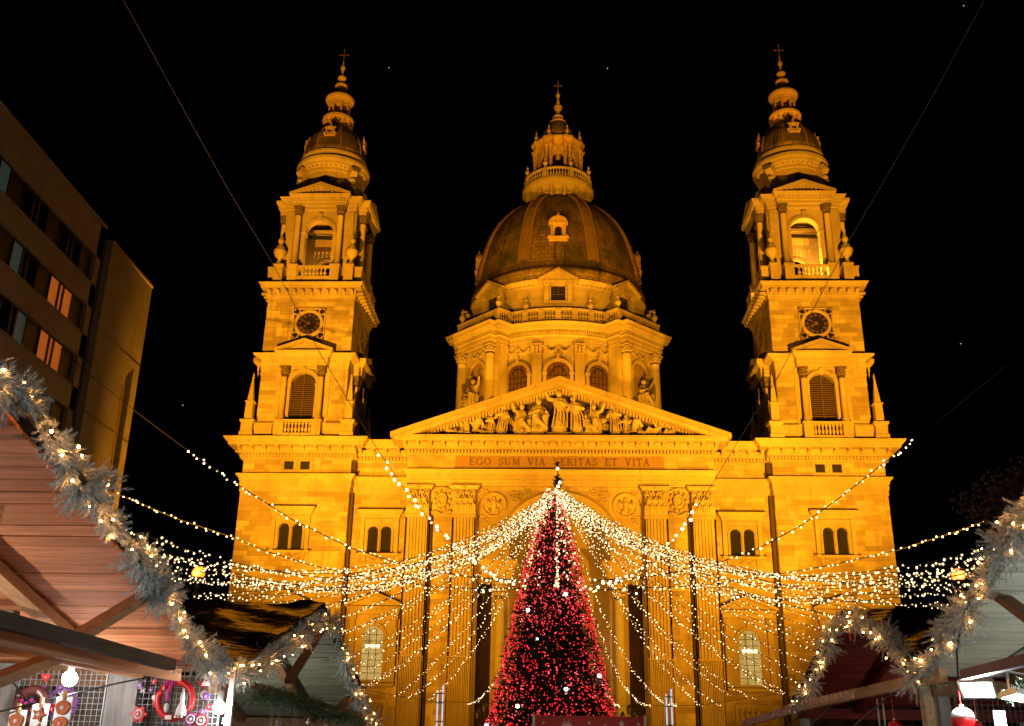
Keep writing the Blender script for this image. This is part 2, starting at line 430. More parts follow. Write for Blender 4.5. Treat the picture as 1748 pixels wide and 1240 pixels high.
def gable_window(parent, x, y, lit=True, name='arched_window'):
    """tall glazed arched window with triangular pediment; opening 6.9 - 11.1"""
    f = MB()
    holed_wall(f, x-1.6, x+1.6, 6.7, 12.0, y-.1, y+.02, [(x-.85,x+.85,6.9,10.25,True)])
    for s_ in (-1,1):
        f.box(x+s_*1.72-.22,x+s_*1.72+.22,y-.35,y,6.7,11.9); f.box(x+s_*1.72-.28,x+s_*1.72+.28,y-.42,y,11.6,12.0)
        f.box(x+s_*1.72-.16,x+s_*1.72+.16,y-.5,y-.3,11.0,11.95)
    arch_band(f, x, 10.25, .86, 1.15, y-.22, y-.09)
    f.box(x-.14,x+.14,y-.3,y-.1,11.1,11.7)
    f.sweep([(x-1.95,y+.02),(x-1.95,y-.3),(x+1.95,y-.3),(x+1.95,y+.02)],[(0,12.0),(.06,12.05),(.08,12.3),(.3,12.5),(.38,12.62),(0,12.68)],closed=False)
    f.prism([(x-2.3,12.65),(x+2.3,12.65),(x,13.6)], y-.3, y+.02)
    for s_ in (-1,1):
        f.prism([(x,13.55),(x+s_*2.4,12.6),(x+s_*2.4,12.82),(x,13.82)][::s_], y-.72, y+.02)
    f.sweep([(x-1.7,y+.02),(x-1.7,y-.2),(x+1.7,y-.2),(x+1.7,y+.02)],[(0,6.3),(.2,6.4),(.25,6.62),(0,6.7)],closed=False)
    return f, (x, y)
def pane_grid(x, y):
    fr = MB()
    for k in range(1,3): fr.box(x-.85+k*.57-.03, x-.85+k*.57+.03, y+.2,y+.26,6.9,10.95)
    for k in range(1,7): fr.box(x-.84, x+.84, y+.2,y+.25,6.9+k*.56-.025,6.9+k*.56+.025)
    return fr

# ---------------------------------------------------------------- bell tower (built once, copied)
def make_tower():
    core = MB()
    yf = -3.5
    # lower block
    holed_wall(core, -4.68, 4.68, 0, 26.2, yf, yf+.6, [(-1.28,1.28,17.1,19.9,False)] )
    core.box(-4.68,-4.2,yf+.6,9,0,26.2); core.box(4.2,4.68,yf+.6,9,0,26.2); core.box(-4.2,4.2,8.5,9,0,26.2)
    core.box(-4.2,4.2,yf+.6,8.5,25.8,26.2)
    core.box(-1.4,1.4,yf+.55,yf+.65,17,20)
    # stage one pedestal and walls, stage two walls
    core.box(-4.25,4.25,-4.05,4.25,26.2,28.05)
    for k in range(4):
        m = rot4(k)
        holed_wall(core, -3.85, 3.85, 28.05, 33.3, -3.85, -3.2, [(-1.1,1.1,28.4,31.6,True)], m)
    core.box(-3.95,3.95,-3.95,3.95,34.3,40.2)
    body = core.build('bell_tower','stone',church)
    # --- ashlar faces
    holes = [(-1.7,1.7,16.2,20.8),(-2.5,2.5,6.2,13.9),(-1.3,1.3,23.9,24.8)]
    bl = ashlar(-4.68,4.68,9.0,22.05,holes,seed=11)
    top = ashlar(-4.68,4.68,23.62,24.85,holes,rh=.41,seed=12)
    bl.sort(key=lambda b: -(b[1]-b[0])*(1 if b[2]>12.5 else .2))
    stones(bl[:120], yf, body)
    mb = MB(); lay(mb, bl[120:], yf); lay(mb, top, yf)
    low = ashlar(-4.68,4.68,0,9.0,holes,seed=13); lay(mb, low, yf)
    for k in range(4):
        m = rot4(k)
        lay(mb, ashlar(-3.85,3.85,28.1,33.2,[(-2.1,2.1,28,33.3)],seed=20+k), -3.85, m)
        lay(mb, ashlar(-3.95,3.95,34.45,39.95,[(-1.5,1.5,35.9,38.9)] if k in (0,1,3) else [],seed=30+k), -3.95, m)
    for s_ in (1,3):
        lay(mb, ashlar(*((-3.45,8.8) if s_==1 else (-8.8,3.45)),6,22,[],seed=40+s_), -4.68, rot4(s_))
    mb.build('stone_facing','stone',body,kind='stuff')
    # --- lower entablature
    c = MB(); pl = rect(-4.68,4.68,yf,9)
    c.sweep(pl, PROF_CORNICE); c.sweep(pl, PROF_ARCHI)
    c.box(-1.35,1.35,yf-.1,yf-.01,23.85,23.97); c.box(-1.35,1.35,yf-.1,yf-.01,24.72,24.82)
    for x in (-1.3,-.12,.12,1.3): c.box(x-.07,x+.07,yf-.1,yf-.01,23.97,24.72)
    c.build('cornice','trim',body)
    q = MB()
    for x in (-.7,.7): q.box(x-.4,x+.4,yf-.03,yf+.0,24.0,24.7)
    q.build('vent_opening','black',body)
    d = MB(); dentils(d,-4.85,4.85,yf-.2,25.02,25.3)
    dentils(d,-3.5,8,-4.88,25.02,25.3,m=rot4(1)); dentils(d,-8,3.5,-4.88,25.02,25.3,m=rot4(3))
    for x in range(37): d.box(-4.75+x*.257,-4.75+x*.257+.14,yf-.16,yf,22.9,22.97)
    d.build('dentil_band','trim',body,kind='stuff')
    modillions([-4.95+1.1*k for k in range(10)], yf-.44, 25.55, body)
    for s_ in (1,3): modillions([(-2.6+1.1*k)*(1 if s_==1 else -1) for k in range(5)], -5.1, 25.55, body, s_*PI/2)
    # --- windows in the lower block
    w_, g = double_window(body, 0, yf); add_glass(body, g)
    f,(x,y) = gable_window(body, 0, yf); f.build('arched_window','trim',body)
    lg = MB(); lg.prism([(-.85,6.9)]+arc(0,10.25,.85,PI,0,10)+[(.85,6.9)][:1], yf-.05, yf-.04); lg.build('lit_glass','litglass',body)
    # --- stage one: pedestals, columns, shutters, entablature, pediments on four sides
    t = MB()
    pl = rect(-4.25,4.25,-4.05,4.25)
    t.sweep(pl,[(0,27.85),(.1,27.9),(.12,28.05),(0,28.1)]); t.sweep(pl,[(.15,26.6),(.15,26.85),(0,26.9)])
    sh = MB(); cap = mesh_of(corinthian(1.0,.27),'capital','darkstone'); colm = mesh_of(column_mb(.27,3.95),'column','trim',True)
    for k in range(4):
        m = rot4(k); 
        for s_ in (-1,1):
            t.box(s_*1.62-.4,s_*1.62+.4,-4.75,-3.8,26.65,28.1,m); t.box(s_*1.62-.46,s_*1.62+.46,-4.8,-3.8,28.0,28.14,m)
            t.box(s_*2.15-.2,s_*2.15+.2,-4.0,-3.8,28.1,33.2,m)
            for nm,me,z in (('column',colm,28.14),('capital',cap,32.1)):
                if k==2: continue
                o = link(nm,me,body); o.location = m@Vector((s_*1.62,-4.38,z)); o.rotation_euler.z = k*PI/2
        arch_band(t,0,31.6,1.12,1.45,-4.02,-3.84,m); t.box(-.16,.16,-4.12,-3.84,32.6,33.15,m)
        for s_ in (-1,1): t.box(s_*1.27-.17,s_*1.27+.17,-3.98,-3.84,28.3,31.6,m); t.box(s_*1.27-.22,s_*1.27+.22,-4.03,-3.84,31.45,31.65,m)
        # entablature block over the columns + pediment
        t.sweep([p for p in [(-2.1,-3.8),(-2.1,-4.7),(2.1,-4.7),(2.1,-3.8)]],[(0,33.1),(.05,33.15),(.05,33.5),(.1,33.55),(.1,33.9),(.3,34.1),(.42,34.25),(.45,34.4),(0,34.45)],closed=False,m=m)
        t.prism([(-2.4,34.4),(2.4,34.4),(0,35.3)],-4.62,-3.9,m)
        for s_ in (-1,1): t.prism([(0,35.22),(s_*2.6,34.36),(s_*2.62,34.6),(0,35.55)][::s_],-5.12,-3.9,m)
        sh = MB(); sh.prism([(-1.1,28.4)]+arc(0,31.6,1.1,PI,0,12)+[(1.1,28.4)],-3.35,-3.3,m); sh.build('shutter_backing','black',body)
    t.sweep(rect(-3.85,3.85,-3.85,3.85),[(0,33.1),(.05,33.15),(.05,33.5),(.1,33.55),(.1,33.9),(.35,34.05),(.7,34.2),(.75,34.35),(0,34.5)])
    t.build('tower_entablature','trim',body)
    sm = mesh_of(MB().box(-1,1,-.05,.05,-.016,.016,Matrix.Rotation(R(-40),4,'X')),'slat','shutter')
    for k in (0,1,3):
        m = rot4(k)
        for side in (-1,1):
            for j in range(21):
                z = 28.55+j*.195
                hw = 1.02 if z < 31.6 else math.sqrt(max(0,1.02**2-(z-31.6)**2))
                if hw < .15: continue
                wd = hw/2-.04
                o = link('slat',sm,body); o.location = m@Vector((side*(hw/2+.02),-3.55,z)); o.rotation_euler.z = k*PI/2; o.scale=(wd,1,1)
    for k in (0,1,3):
        fr = MB(); m = rot4(k); fr.box(-.05,.05,-3.66,-3.5,28.4,32.65,m)
        for s_ in (-1,1): fr.box(s_*1.07-.03,s_*1.07+.03,-3.64,-3.5,28.4,31.7,m)
        fr.build('shutter_frame','shutter',body)
    b = MB()
    for k in (0,1,3):
        m = rot4(k); b.box(-1.2,1.2,-4.75,-4.35,27.95,28.12,m); b.box(-1.2,1.2,-4.75,-4.35,26.65,26.9,m)
        for j in range(8): baluster(b,-1.05+j*.3,-4.55,26.9,1.05,.11,m)
        for s_ in (-1,1): b.box(s_*3.2-.9,s_*3.2+.9,-4.35,-4.1,26.9,27.9,m)
    b.build('balustrade','trim',body)
    ob = MB()
    ob.sweep(rect(-.5,.5,-.5,.5),[(.08,0),(.08,.3),(0,.35),(0,1.1),(.1,1.2),(.14,1.4),(-.1,1.5)])
    ob.sweep(rect(-.3,.3,-.3,.3),[(0,1.5),(.04,1.7),(.02,2.9),(.0,3.0),(.1,3.05),(.1,3.15),(-.04,3.2),(-.24,5.3)])
    ob.lathe([(.06,5.3),(.12,5.4),(.05,5.5),(.09,5.58),(.01,5.9)],8)
    for k in range(4):
        a = k*PI/2; ob.sphere((.34*math.cos(a),.34*math.sin(a),3.1),.09,6,4)
    om = mesh_of(ob,'obelisk','trim')
    for sx in (-1,1):
        for sy in (-1,1):
            o = link('obelisk',om,body); o.location = (sx*4.35,(-4.4 if sy<0 else 4.6),26.65)
    # --- clock
    for k in (0,1,3):
        m = rot4(k)
        mat = m@Matrix.Translation((0,-4.0,37.38))@Matrix.Rotation(PI/2,4,'X')
        ck = MB(); ck.lathe([(1.05,-.05),(1.05,.16),(1.12,.2),(1.3,.18),(1.36,.05),(1.36,-.05)],32,m=mat)
        for s_ in (-1,1):
            ck.box(s_*1.42-.06,s_*1.42+.06,-4.12,-3.9,35.9,38.86,m); ck.box(-1.48,1.48,-4.12,-3.9,37.38+s_*1.42-.06,37.38+s_*1.42+.06,m)
            for s2 in (-1,1): ck.lathe([(.24,-.03),(.24,.12),(.32,.12),(.32,-.03)],12,m=mat@Matrix.Translation((s_*1.13,s2*1.13,0)))
        ck_o = ck.build('clock_surround','trim',body)
        dl = MB(); dl.lathe([(1.06,-.04),(1.06,.06)],32,m=mat)
        for s_ in (-1,1):
            for s2 in (-1,1): dl.lathe([(.27,-.03),(.27,.04)],12,m=mat@Matrix.Translation((s_*1.13,s2*1.13,0)))
        dl.box(-1.4,1.4,-4.005,-3.9,35.96,38.8,m)
        dl.build('clock_dial','black',body)
        num = MB()
        for h in range(12):
            a = h*PI/6; n_st = (3,1,2,3,3,2,3,4,4,3,2,3)[h]
            for j in range(n_st):
                t_ = (j-(n_st-1)/2)*.085
                mm = mat@Matrix.Rotation(-a,4,'Z')@Matrix.Translation((t_,.83,.07))
                num.box(-.026,.026,-.13,.13,0,.02,mm)
            num.box(-.15,.15,-.008,.018,.0,.022,mat@Matrix.Rotation(-a,4,'Z')@Matrix.Translation((0,.965,.07)))
            num.box(-.13,.13,-.008,.018,.0,.022,mat@Matrix.Rotation(-a,4,'Z')@Matrix.Translation((0,.70,.07)))
        num.build('numeral','gilt',body)
        hd = MB()
        for a,L,wd in ((R(-62),.86,.07),(R(235),.62,.12)):
            mm = mat@Matrix.Rotation(-a,4,'Z')@Matrix.Translation((0,0,.11))
            hd.prism([(0,0)],0,0) if False else None
            hd.add([(-wd*.5,-.12,0),(wd*.5,-.12,0),(wd*.5,L*.55,0),(wd*1.3,L*.7,0),(0,L,0),(-wd*1.3,L*.7,0),(-wd*.5,L*.55,0),
                    (-wd*.5,-.12,.03),(wd*.5,-.12,.03),(wd*.5,L*.55,.03),(wd*1.3,L*.7,.03),(0,L,.03),(-wd*1.3,L*.7,.03),(-wd*.5,L*.55,.03)],
                   [tuple(range(6,-1,-1)),tuple(range(7,14))]+[(i,(i+1)%7,(i+1)%7+7,i+7) for i in range(7)],mm)
        hd.lathe([(.16,.1),(.16,.16),(.05,.18)],12,m=mat)
        hd.build('clock_hands','gilt',body)
    # --- upper cornice
    c = MB(); pl = rect(-3.95,3.95,-3.95,3.95)
    c.sweep(pl,[(0,39.85),(.08,39.9),(.08,40.05),(.14,40.1),(.14,40.72),(.62,40.74),(.66,40.95),(.8,41.1),(.84,41.2),(0,41.35)])
    c.build('cornice','trim',body)
    for k in range(4):
        if k==2: continue
        modillions([-3.75+.75*j for j in range(11)],-4.09,40.18,body,k*PI/2,.86)
    # --- belfry
    t = MB()
    t.box(-3.75,3.75,-3.75,3.75,41.3,41.9)
    t.sweep(rect(-3.75,3.75,-3.75,3.75),[(0,41.9),(.05,42.0),(0,42.05)])
    for k in range(4):
        m = rot4(k)
        for s_ in (-1,1):
            for xx in (1.95,3.25):
                t.box(s_*xx-.42,s_*xx+.42,-4.35,-3.3,41.6,43.1,m); t.box(s_*xx-.48,s_*xx+.48,-4.41,-3.3,43.0,43.2,m)
        t.box(-1.6,1.6,-4.2,-3.9,42.95,43.12,m); t.box(-1.6,1.6,-4.2,-3.9,41.6,42.05,m)
        for j in range(7): baluster(t,-1.05+j*.35,-4.05,42.05,.9,.12,m)
        holed_wall(t,-3.25,3.25,42.0,49.4,-3.25,-2.6,[(-1.3,1.3,42.0,47.0,True)],m)
        arch_band(t,0,47.0,1.32,1.62,-3.4,-3.24,m); t.box(-.2,.2,-3.55,-3.24,48.2,48.95,m)
        for s_ in (-1,1):
            t.box(s_*1.5-.2,s_*1.5+.2,-3.38,-3.24,43.0,46.8,m); t.box(s_*1.5-.26,s_*1.5+.26,-3.44,-2.6,46.8,47.02,m)
            t.box(s_*2.8-.35,s_*2.8+.35,-3.36,-3.24,43.0,49.2,m); t.box(s_*2.8-.38,s_*2.8+.38,-3.38,-3.24,46.85,46.98,m)
        t.sweep([(-2.45,-3.2),(-2.45,-4.1),(2.45,-4.1),(2.45,-3.2)],[(0,49.35),(.04,49.4),(.04,49.75),(.12,49.8),(.12,50.1),(.34,50.2),(.4,50.35),(.46,50.48),(0,50.55)],closed=False,m=m)
        t.prism([(-2.6,50.5),(2.6,50.5),(0,51.45)],-4.02,-3.2,m)
        for s_ in (-1,1): t.prism([(0,51.4),(s_*2.85,50.42),(s_*2.9,50.66),(0,51.75)][::s_],-4.55,-3.0,m)
    t.sweep(rect(-3.25,3.25,-3.25,3.25),[(0,49.3),(.1,49.4),(.1,49.75),(.16,49.8),(.16,50.1),(.55,50.2),(.62,50.35),(.7,50.5),(0,50.6)])
    t.box(-3.2,3.2,-3.2,3.2,50.2,50.45)
    t.box(-3.2,3.2,-3.2,3.2,41.6,42.1)
    t.build('belfry','trim',body)
    d = MB()
    for k in (0,1,3):
        dentils(d,-2.45,2.45,-4.25,50.05,50.2,.3,.17,.16,rot4(k))
        for s_ in (-1,1):
            for j in range(6):
                x = s_*(.35+j*.38); z = 51.28-(abs(x))*.345
                d.box(x-.09,x+.09,-4.25,-4.0,z-.1,z+.08,rot4(k))
            d.add(*[(lambda q:(q.v,q.f))(MB().box(s_*3.0-.35,s_*3.0+.35,-3.6,-3.4,50.05,50.2))][0],rot4(k))
    d.build('dentil_band','trim',body,kind='stuff')
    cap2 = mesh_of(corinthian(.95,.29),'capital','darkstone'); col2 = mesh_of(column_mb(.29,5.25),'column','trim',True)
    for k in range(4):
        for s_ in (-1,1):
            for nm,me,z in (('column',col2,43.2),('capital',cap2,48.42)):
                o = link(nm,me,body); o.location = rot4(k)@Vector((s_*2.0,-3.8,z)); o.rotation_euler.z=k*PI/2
    um = mesh_of(urn_mb(3.3,.62),'urn','trim',True)
    for sx in (-1,1):
        for sy in (-1,1):
            o = link('urn',um,body); o.location=(sx*3.35,sy*3.9,43.2)
    # inner partition seen through the arches
    p_ = MB(); holed_wall(p_,-2.6,2.6,42.1,49.3,.9,1.2,[(-.85,.85,42.1,45.2,True)]); arch_band(p_,0,45.2,.87,1.12,.8,.92)
    p_.box(-2.6,2.6,-.2,.0,48.6,48.9); p_.box(-2.6,2.6,1.2,1.5,47.1,47.3); p_.build('bell_chamber_wall','stone',body)
    bell = MB(); bell.bar((-2.5,-1.2,47.6),(2.5,.2,48.2),.25,.3); bell.build('bell_beam','iron',body)
    # --- drum and cupola
    dr = MB()
    dr.lathe([(3.0,50.3),(3.0,53.9),(3.08,54.0),(3.08,54.3),(3.4,54.6),(3.44,54.8),(3.6,55.05),(3.62,55.35),(3.3,55.5),(3.28,55.9),(3.32,56.0),(3.3,56.25),(3.1,56.4),(2.9,56.4)],40)
    for k in range(4):
        a = PI/4+k*PI/2
        m = Matrix.Rotation(a,4,'Z')
        prof = [(2.95,51.0),(4.3,50.6),(4.5,51.0),(4.2,51.6),(3.7,52.1),(3.45,52.7),(3.55,53.4),(4.0,53.9),(3.8,54.4),(2.95,54.5)]
        vs = [(r_,-.32,z) for r_,z in prof]+[(r_,.32,z) for r_,z in prof]; n=len(prof)
        dr.add(vs,[tuple(range(n)),tuple(range(2*n-1,n-1,-1))]+[(i,i+n,(i+1)%n+n,(i+1)%n) for i in range(n)],m)
        for s_ in (-.33,.33): dr.lathe([(.34,-.05),(.34,.05)],12,m=m@Matrix.Translation((3.95,s_,51.1))@Matrix.Rotation(PI/2,4,'X')); dr.lathe([(.22,-.05),(.22,.05)],12,m=m@Matrix.Translation((3.6,s_,53.8))@Matrix.Rotation(PI/2,4,'X'))
        dr.sphere((3.6,0,53.0),.33,8,6,m=m); dr.sphere((3.75,0,52.3),.4,8,6,sc=(.9,1,1.2),m=m)
    for k in range(44):
        a = 2*PI*k/44; dr.box(3.06,3.3,-.1,.1,54.32,54.52,Matrix.Rotation(a,4,'Z'))
    for k in range(4):
        m = rot4(k)@Matrix.Translation((0,-3.0,52.6))@Matrix.Rotation(PI/2,4,'X')
        dr.lathe([(.5,-.2),(.5,.1),(.65,.12),(.7,0),(.7,-.2)],16,m=m)
    dr.build('cupola_drum','trim',body,smooth=False)
    oc = MB()
    for k in range(4): oc.lathe([(.5,0),(.5,.06)],14,m=rot4(k)@Matrix.Translation((0,-2.96,52.6))@Matrix.Rotation(PI/2,4,'X'))
    oc.build('round_window','black',body)
    cu = MB(); prof=[(3.1,56.3),(3.05,57.0),(2.95,57.7),(2.72,58.5),(2.35,59.2),(1.9,59.75),(1.35,60.15)]
    cu.lathe(prof,40)
    cu.uv=[(math.atan2(y,x)*3.0,z) for x,y,z in cu.v]
    cu.build('cupola','copper',body,smooth=True)
    rb = MB()
    for k in range(8):
        a = PI/8+k*PI/4; rb.tube([(r_*math.cos(a),r_*math.sin(a),z) for r_,z in prof],.09,5)
    rb.build('cupola_rib','copperrib',body)
    for k in range(4):
        dm = MB(); m = rot4(k)
        mm = m@Matrix.Translation((0,-2.9,58.55))@Matrix.Rotation(PI/2,4,'X')
        dm.lathe([(.3,-.6),(.3,.12),(.46,.14),(.48,-.6)],14,m=mm)
        dm.box(-.55,.55,-3.06,-2.6,57.9,58.05,m); dm.lathe([(.14,0),(.2,.1),(.08,.25),(.14,.36),(.05,.5),(.01,.75)],8,(0,0,0),m=m@Matrix.Translation((0,-2.75,59.0)))
        for s_ in (-1,1): dm.sphere((s_*.52,-2.95,58.2),.16,6,5,m=m); dm.sphere((s_*.45,-2.9,58.9),.12,6,5,m=m)
        dm.build('cupola_dormer','gilt2',body)
    sp = MB()
    sp.lathe([(1.35,60.1),(1.3,60.5),(1.2,60.7),(1.25,60.95),(1.45,61.2),(1.58,61.3),(1.6,61.55),(1.5,61.7),(1.1,61.75),(1.1,61.95),(.35,61.95)],28)
    for k in range(14):
        a = 2*PI*k/14; sp.box(1.15,1.5,-.1,.1,60.75,61.2,Matrix.Rotation(a,4,'Z'))
    for k in range(8):
        a = PI/8+k*PI/4; m = Matrix.Rotation(a,4,'Z')
        sp.lathe([(.14,61.95),(.1,62.1),(.09,63.2),(.14,63.35),(.14,63.45)],8,(1.02,0,0),m=m)
        m2 = Matrix.Rotation(a+PI/8,4,'Z'); sp.box(.88,1.02,-.42,.42,63.1,63.45,m2)
    sp.lathe([(.32,61.9),(.32,63.4)],12)
    sp.lathe([(.9,63.4),(1.15,63.45),(1.2,63.6),(1.4,63.75),(1.48,63.95),(1.45,64.1),(1.2,64.2),(1.0,64.3)],28)
    sp.lathe([(.62,65.55),(.66,65.65),(.66,65.8),(.5,65.95),(.3,66.0),(.22,66.2),(.28,66.45),(.4,66.62),(.46,66.72),(.44,66.85),(.2,66.95),(.12,67.1),(.1,67.5),(.13,67.75),(.22,67.9),(.24,68.1),(.2,68.3),(.08,68.45),(.05,68.9)],14)
    sp.build('spire_lantern','gilt2',body)
    cn = MB(); cn.lathe([(1.02,64.2),(1.0,64.4),(.8,64.7),(.62,65.1),(.5,65.6)],20); cn.uv=[(math.atan2(y,x)*1.0,z) for x,y,z in cn.v]
    cn.build('spire_cap','copper',body)
    cr = MB(); cr.box(-.055,.055,-.05,.05,68.8,70.35); cr.box(-.42,.42,-.05,.05,69.65,69.76)
    for p in ((0,70.38),(-.46,69.7),(.46,69.7)): cr.sphere((p[0],0,p[1]),.09,6,4)
    cr.build('cross','gilt',body)
    return body
M['litglass'] = None
def lit_glass():
    m, nt, p = new_mat('lit_window_glass')
    pos = world_pos(nt); sx = nt.nodes.new('ShaderNodeSeparateXYZ'); nt.links.new(pos, sx.inputs[0])
    c = ramp(nt, noise(nt, .8, 2, pos), [(.3,(.55,.33,.06)),(.6,(.95,.68,.22)),(.8,(.55,.42,.12))])
    p.inputs['Base Color'].default_value=(.1,.1,.05,1); nt.links.new(c,p.inputs['Emission Color']); p.inputs['Emission Strength'].default_value=.5
    p.inputs['Roughness'].default_value=.2
    m.cycles.emission_sampling='NONE'
    return m
M['litglass'] = lit_glass()
M['gilt2'] = stone_mat('gilded_trim', (.62,.45,.22), (.5,.36,.18), var=.3)
tower = make_tower()
tower.location = (22.6, 3.5, 0)
tower['label'] = 'right bell tower'
t2 = copy_tree(tower, church)
t2.location = (-22.55, 3.5, 0)
t2['label'] = 'left bell tower'
# ---------------------------------------------------------------- facade between the towers
M['darkrecess'] = stone_mat('dark_recess_stone', (.085,.065,.045), (.06,.045,.03))  # darkness of the recess behind the figures, put into the stone colour
def make_facade():
    fw = MB()
    YI = 1.0
    for s_ in (-1,1):
        x0, x1 = (12.7, 18.1) if s_ > 0 else (-18.1, -12.7)
        holed_wall(fw, x0, x1, 0, 26.2, YI, YI+.8, [(s_*15.2-1.28, s_*15.2+1.28, 17.1, 19.9, False)])
        fw.box(s_*15.2-1.4, s_*15.2+1.4, YI+.75, YI+.85, 17, 20)
        fw.box(*sorted((s_*6.75, s_*12.75)), -1.0, 1.0, 0, 26.2)
    holed_wall(fw, -6.75, 6.75, 16.3, 26.2, -1.0, 4.5, [(-4.1,4.1,16.3,17.0,True)])
    # portal piers, recesses, back wall
    for s_ in (-1,1):
        fw.box(*sorted((s_*5.5, s_*6.75)), 1.6, 2.0, 0, 16.3)
        fw.box(*sorted((s_*4.1, s_*5.5)), -.5, 4.5, 0, 16.3)
    holed_wall(fw, -4.1, 4.1, 0, 21.3, 4.2, 4.6, [(-2.2,2.2,0,11.5,True)])
    fw.box(-2.3,2.3,4.55,4.7,0,14)
    wall = fw.build('facade_wall','stone',church)
    st = []; all_ = MB()
    for s_ in (-1,1):
        hs = [(s_*15.2-1.7,s_*15.2+1.7,16.2,20.8),(s_*15.2-2.5,s_*15.2+2.5,6.2,13.9),(s_*15.2-1.5,s_*15.2+1.5,3.7,5.7)]
        a, b = (12.75,17.9) if s_>0 else (-17.9,-12.75)
        blk = ashlar(a,b,9.5,22.05,hs,seed=50+s_); blk.sort(key=lambda q:-(q[1]-q[0]))
        st += [(q,YI) for q in blk[:30]]; rest = blk[30:]+ashlar(a,b,23.62,24.85,[],seed=60+s_)+ashlar(a,b,0,9.5,hs,seed=70+s_)
        lay(all_, rest, YI)
    # frieze and the wall over the capitals
    fz = ashlar(-12.75,12.75,23.7,24.85,[(-8.8,8.8,23.6,24.9)],rh=.42,seed=81); lay(all_, fz, -1.5)
    lay(all_, ashlar(-10.83,-8.84,0,19.8,[],seed=82), -1.0); lay(all_, ashlar(8.84,10.83,0,19.8,[],seed=83), -1.0)
    lay(all_, ashlar(-4.8,4.8,22.0,22.35,[],seed=84), -1.0)
    all_.build('stone_facing','stone',wall,kind='stuff')
    for q, yy in st: stones([q], yy, wall, seed=int(q[0]*100))
    # entablature of the recessed bays and of the central block
    c = MB()
    for pl in ([(-18.2,YI),(-12.5,YI)],[(12.5,YI),(18.2,YI)]):
        c.sweep(pl, PROF_CORNICE, closed=False); c.sweep(pl, PROF_ARCHI, closed=False)
    plc = [(-12.68,.9),(-12.68,-1.5),(12.68,-1.5),(12.68,.9)]
    c.box(-12.68,12.68,-1.5,-.9,22.35,26.1)
    c.sweep(plc, [(0,22.3),(.05,22.35),(.05,22.75),(.11,22.8),(.11,23.15),(.16,23.2),(.2,23.3),(.4,23.5),(.44,23.62),(.1,23.7),(0,23.7)], closed=False)
    c.sweep(plc, [(o,z-.0) for o,z in PROF_CORNICE[:-3]]+[(1.3,26.35),(0,26.4)], closed=False)
    c.build('cornice','trim',church)
    d = MB()
    dentils(d,-12.8,12.8,-1.72,25.02,25.3); dentils(d,-17.9,-12.9,YI-.22,25.02,25.3); dentils(d,12.9,17.9,YI-.22,25.02,25.3)
    for k in range(120): d.box(-12.6+k*.21,-12.6+k*.21+.11,-1.5-.16,-1.5,22.76,22.8); d.box(-12.6+k*.21,-12.6+k*.21+.11,-1.5-.2,-1.5,23.15,23.21)
    d.build('dentil_band','trim',church,kind='stuff')
    modillions([-13.0+1.083*k for k in range(25)], -1.94, 25.55, church)
    for s_ in (-1,1): modillions([s_*(13.9+1.1*k) for k in range(4)], YI-.44, 25.55, church)
    # --- pediment
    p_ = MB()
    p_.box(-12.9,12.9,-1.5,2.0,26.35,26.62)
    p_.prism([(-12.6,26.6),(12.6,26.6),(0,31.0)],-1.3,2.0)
    p_.build('tympanum','darkrecess',church)
    p_ = MB()
    for s_ in (-1,1):
        a = math.atan2(5.05,14.1)
        def band(x_out, z_out, th, y0, name=None):
            # a strip parallel to the rake, th thick measured down
            return [(0, z_out[0]), (s_*x_out, z_out[1]), (s_*x_out, z_out[1]-th), (0, z_out[0]-th)]
        p_.prism(band(14.15,(31.5,26.52),.42,0), -3.0, 3.0)
        p_.prism(band(13.6,(31.12,26.35),.4,0), -2.75, 3.0)
        p_.prism(band(12.9,(30.78,26.25),.3,0), -1.75, 3.0)
    p_.build('pediment_rake','trim',church)
    d = MB()
    for s_ in (-1,1):
        for k in range(46):
            x = .3+k*.27; z = 30.55-(x*.3525)
            d.box(s_*x-.085,s_*x+.085,-2.0,-1.6,z-.1,z+.2)
        for k in range(12):
            x = .8+k*1.0; z = 30.78-x*.351
            d.box(s_*x-.17,s_*x+.17,-2.6,-1.7,z-.05,z+.12)
    d.build('dentil_band','trim',church,kind='stuff')
    # --- inscription
    q = MB(); q.box(-8.72,8.66,-1.56,-1.4,23.8,24.84); q.build('inscription_panel','panel',church)
    inscription('EGO SUM VIA VERITAS ET VITA', -7.55, 7.6, 24.05, .62, -1.57)
    # --- pilasters with capitals
    capm = big_capital()
    for s_ in (-1,1):
        for x in (7.87, 11.72):
            pm = MB(); X = s_*x; hw = .92
            pm.box(X-hw,X+hw,-1.5,-.95,0,19.9)
            for k in range(8):
                xx = X-hw+.0+ (2*hw)*k/7; pm.box(xx-.055,xx+.055,-1.62,-1.5,8.6,19.6)
            for k in range(15):
                xx = X-hw+(2*hw)*k/14; pm.box(xx-.035,xx+.035,-1.62,-1.5,1.5,8.5)
            pm.box(X-hw-.02,X+hw+.02,-1.64,-1.5,19.6,19.85); pm.box(X-hw-.2,X+hw+.2,-1.8,-.95,0,1.2)
            for k in (0,7): pm.box(X-hw+(2*hw)*k/7-.06 if k==0 else X+hw-.06, X-hw+.06 if k==0 else X+hw+.06,-1.62,-1.5,1.2,19.8)
            pm.build('pilaster','trim',church)
            o = link('pilaster_capital',capm,church); o.location = (X,-1.5,19.88)
        # carved cartouche between the capitals
        ct = MB(); X = s_*9.8
        m = Matrix.Translation((X,-1.0,21.2))@Matrix.Rotation(PI/2,4,'X')
        ct.lathe([(.28,.15),(.32,.3),(.42,.34),(.5,.28),(.55,.1)],16,m=m@Matrix.Diagonal((.9,1.2,1,1)))
        ct.lathe([(.01,.2),(.2,.22),(.3,.14)],12,m=m)
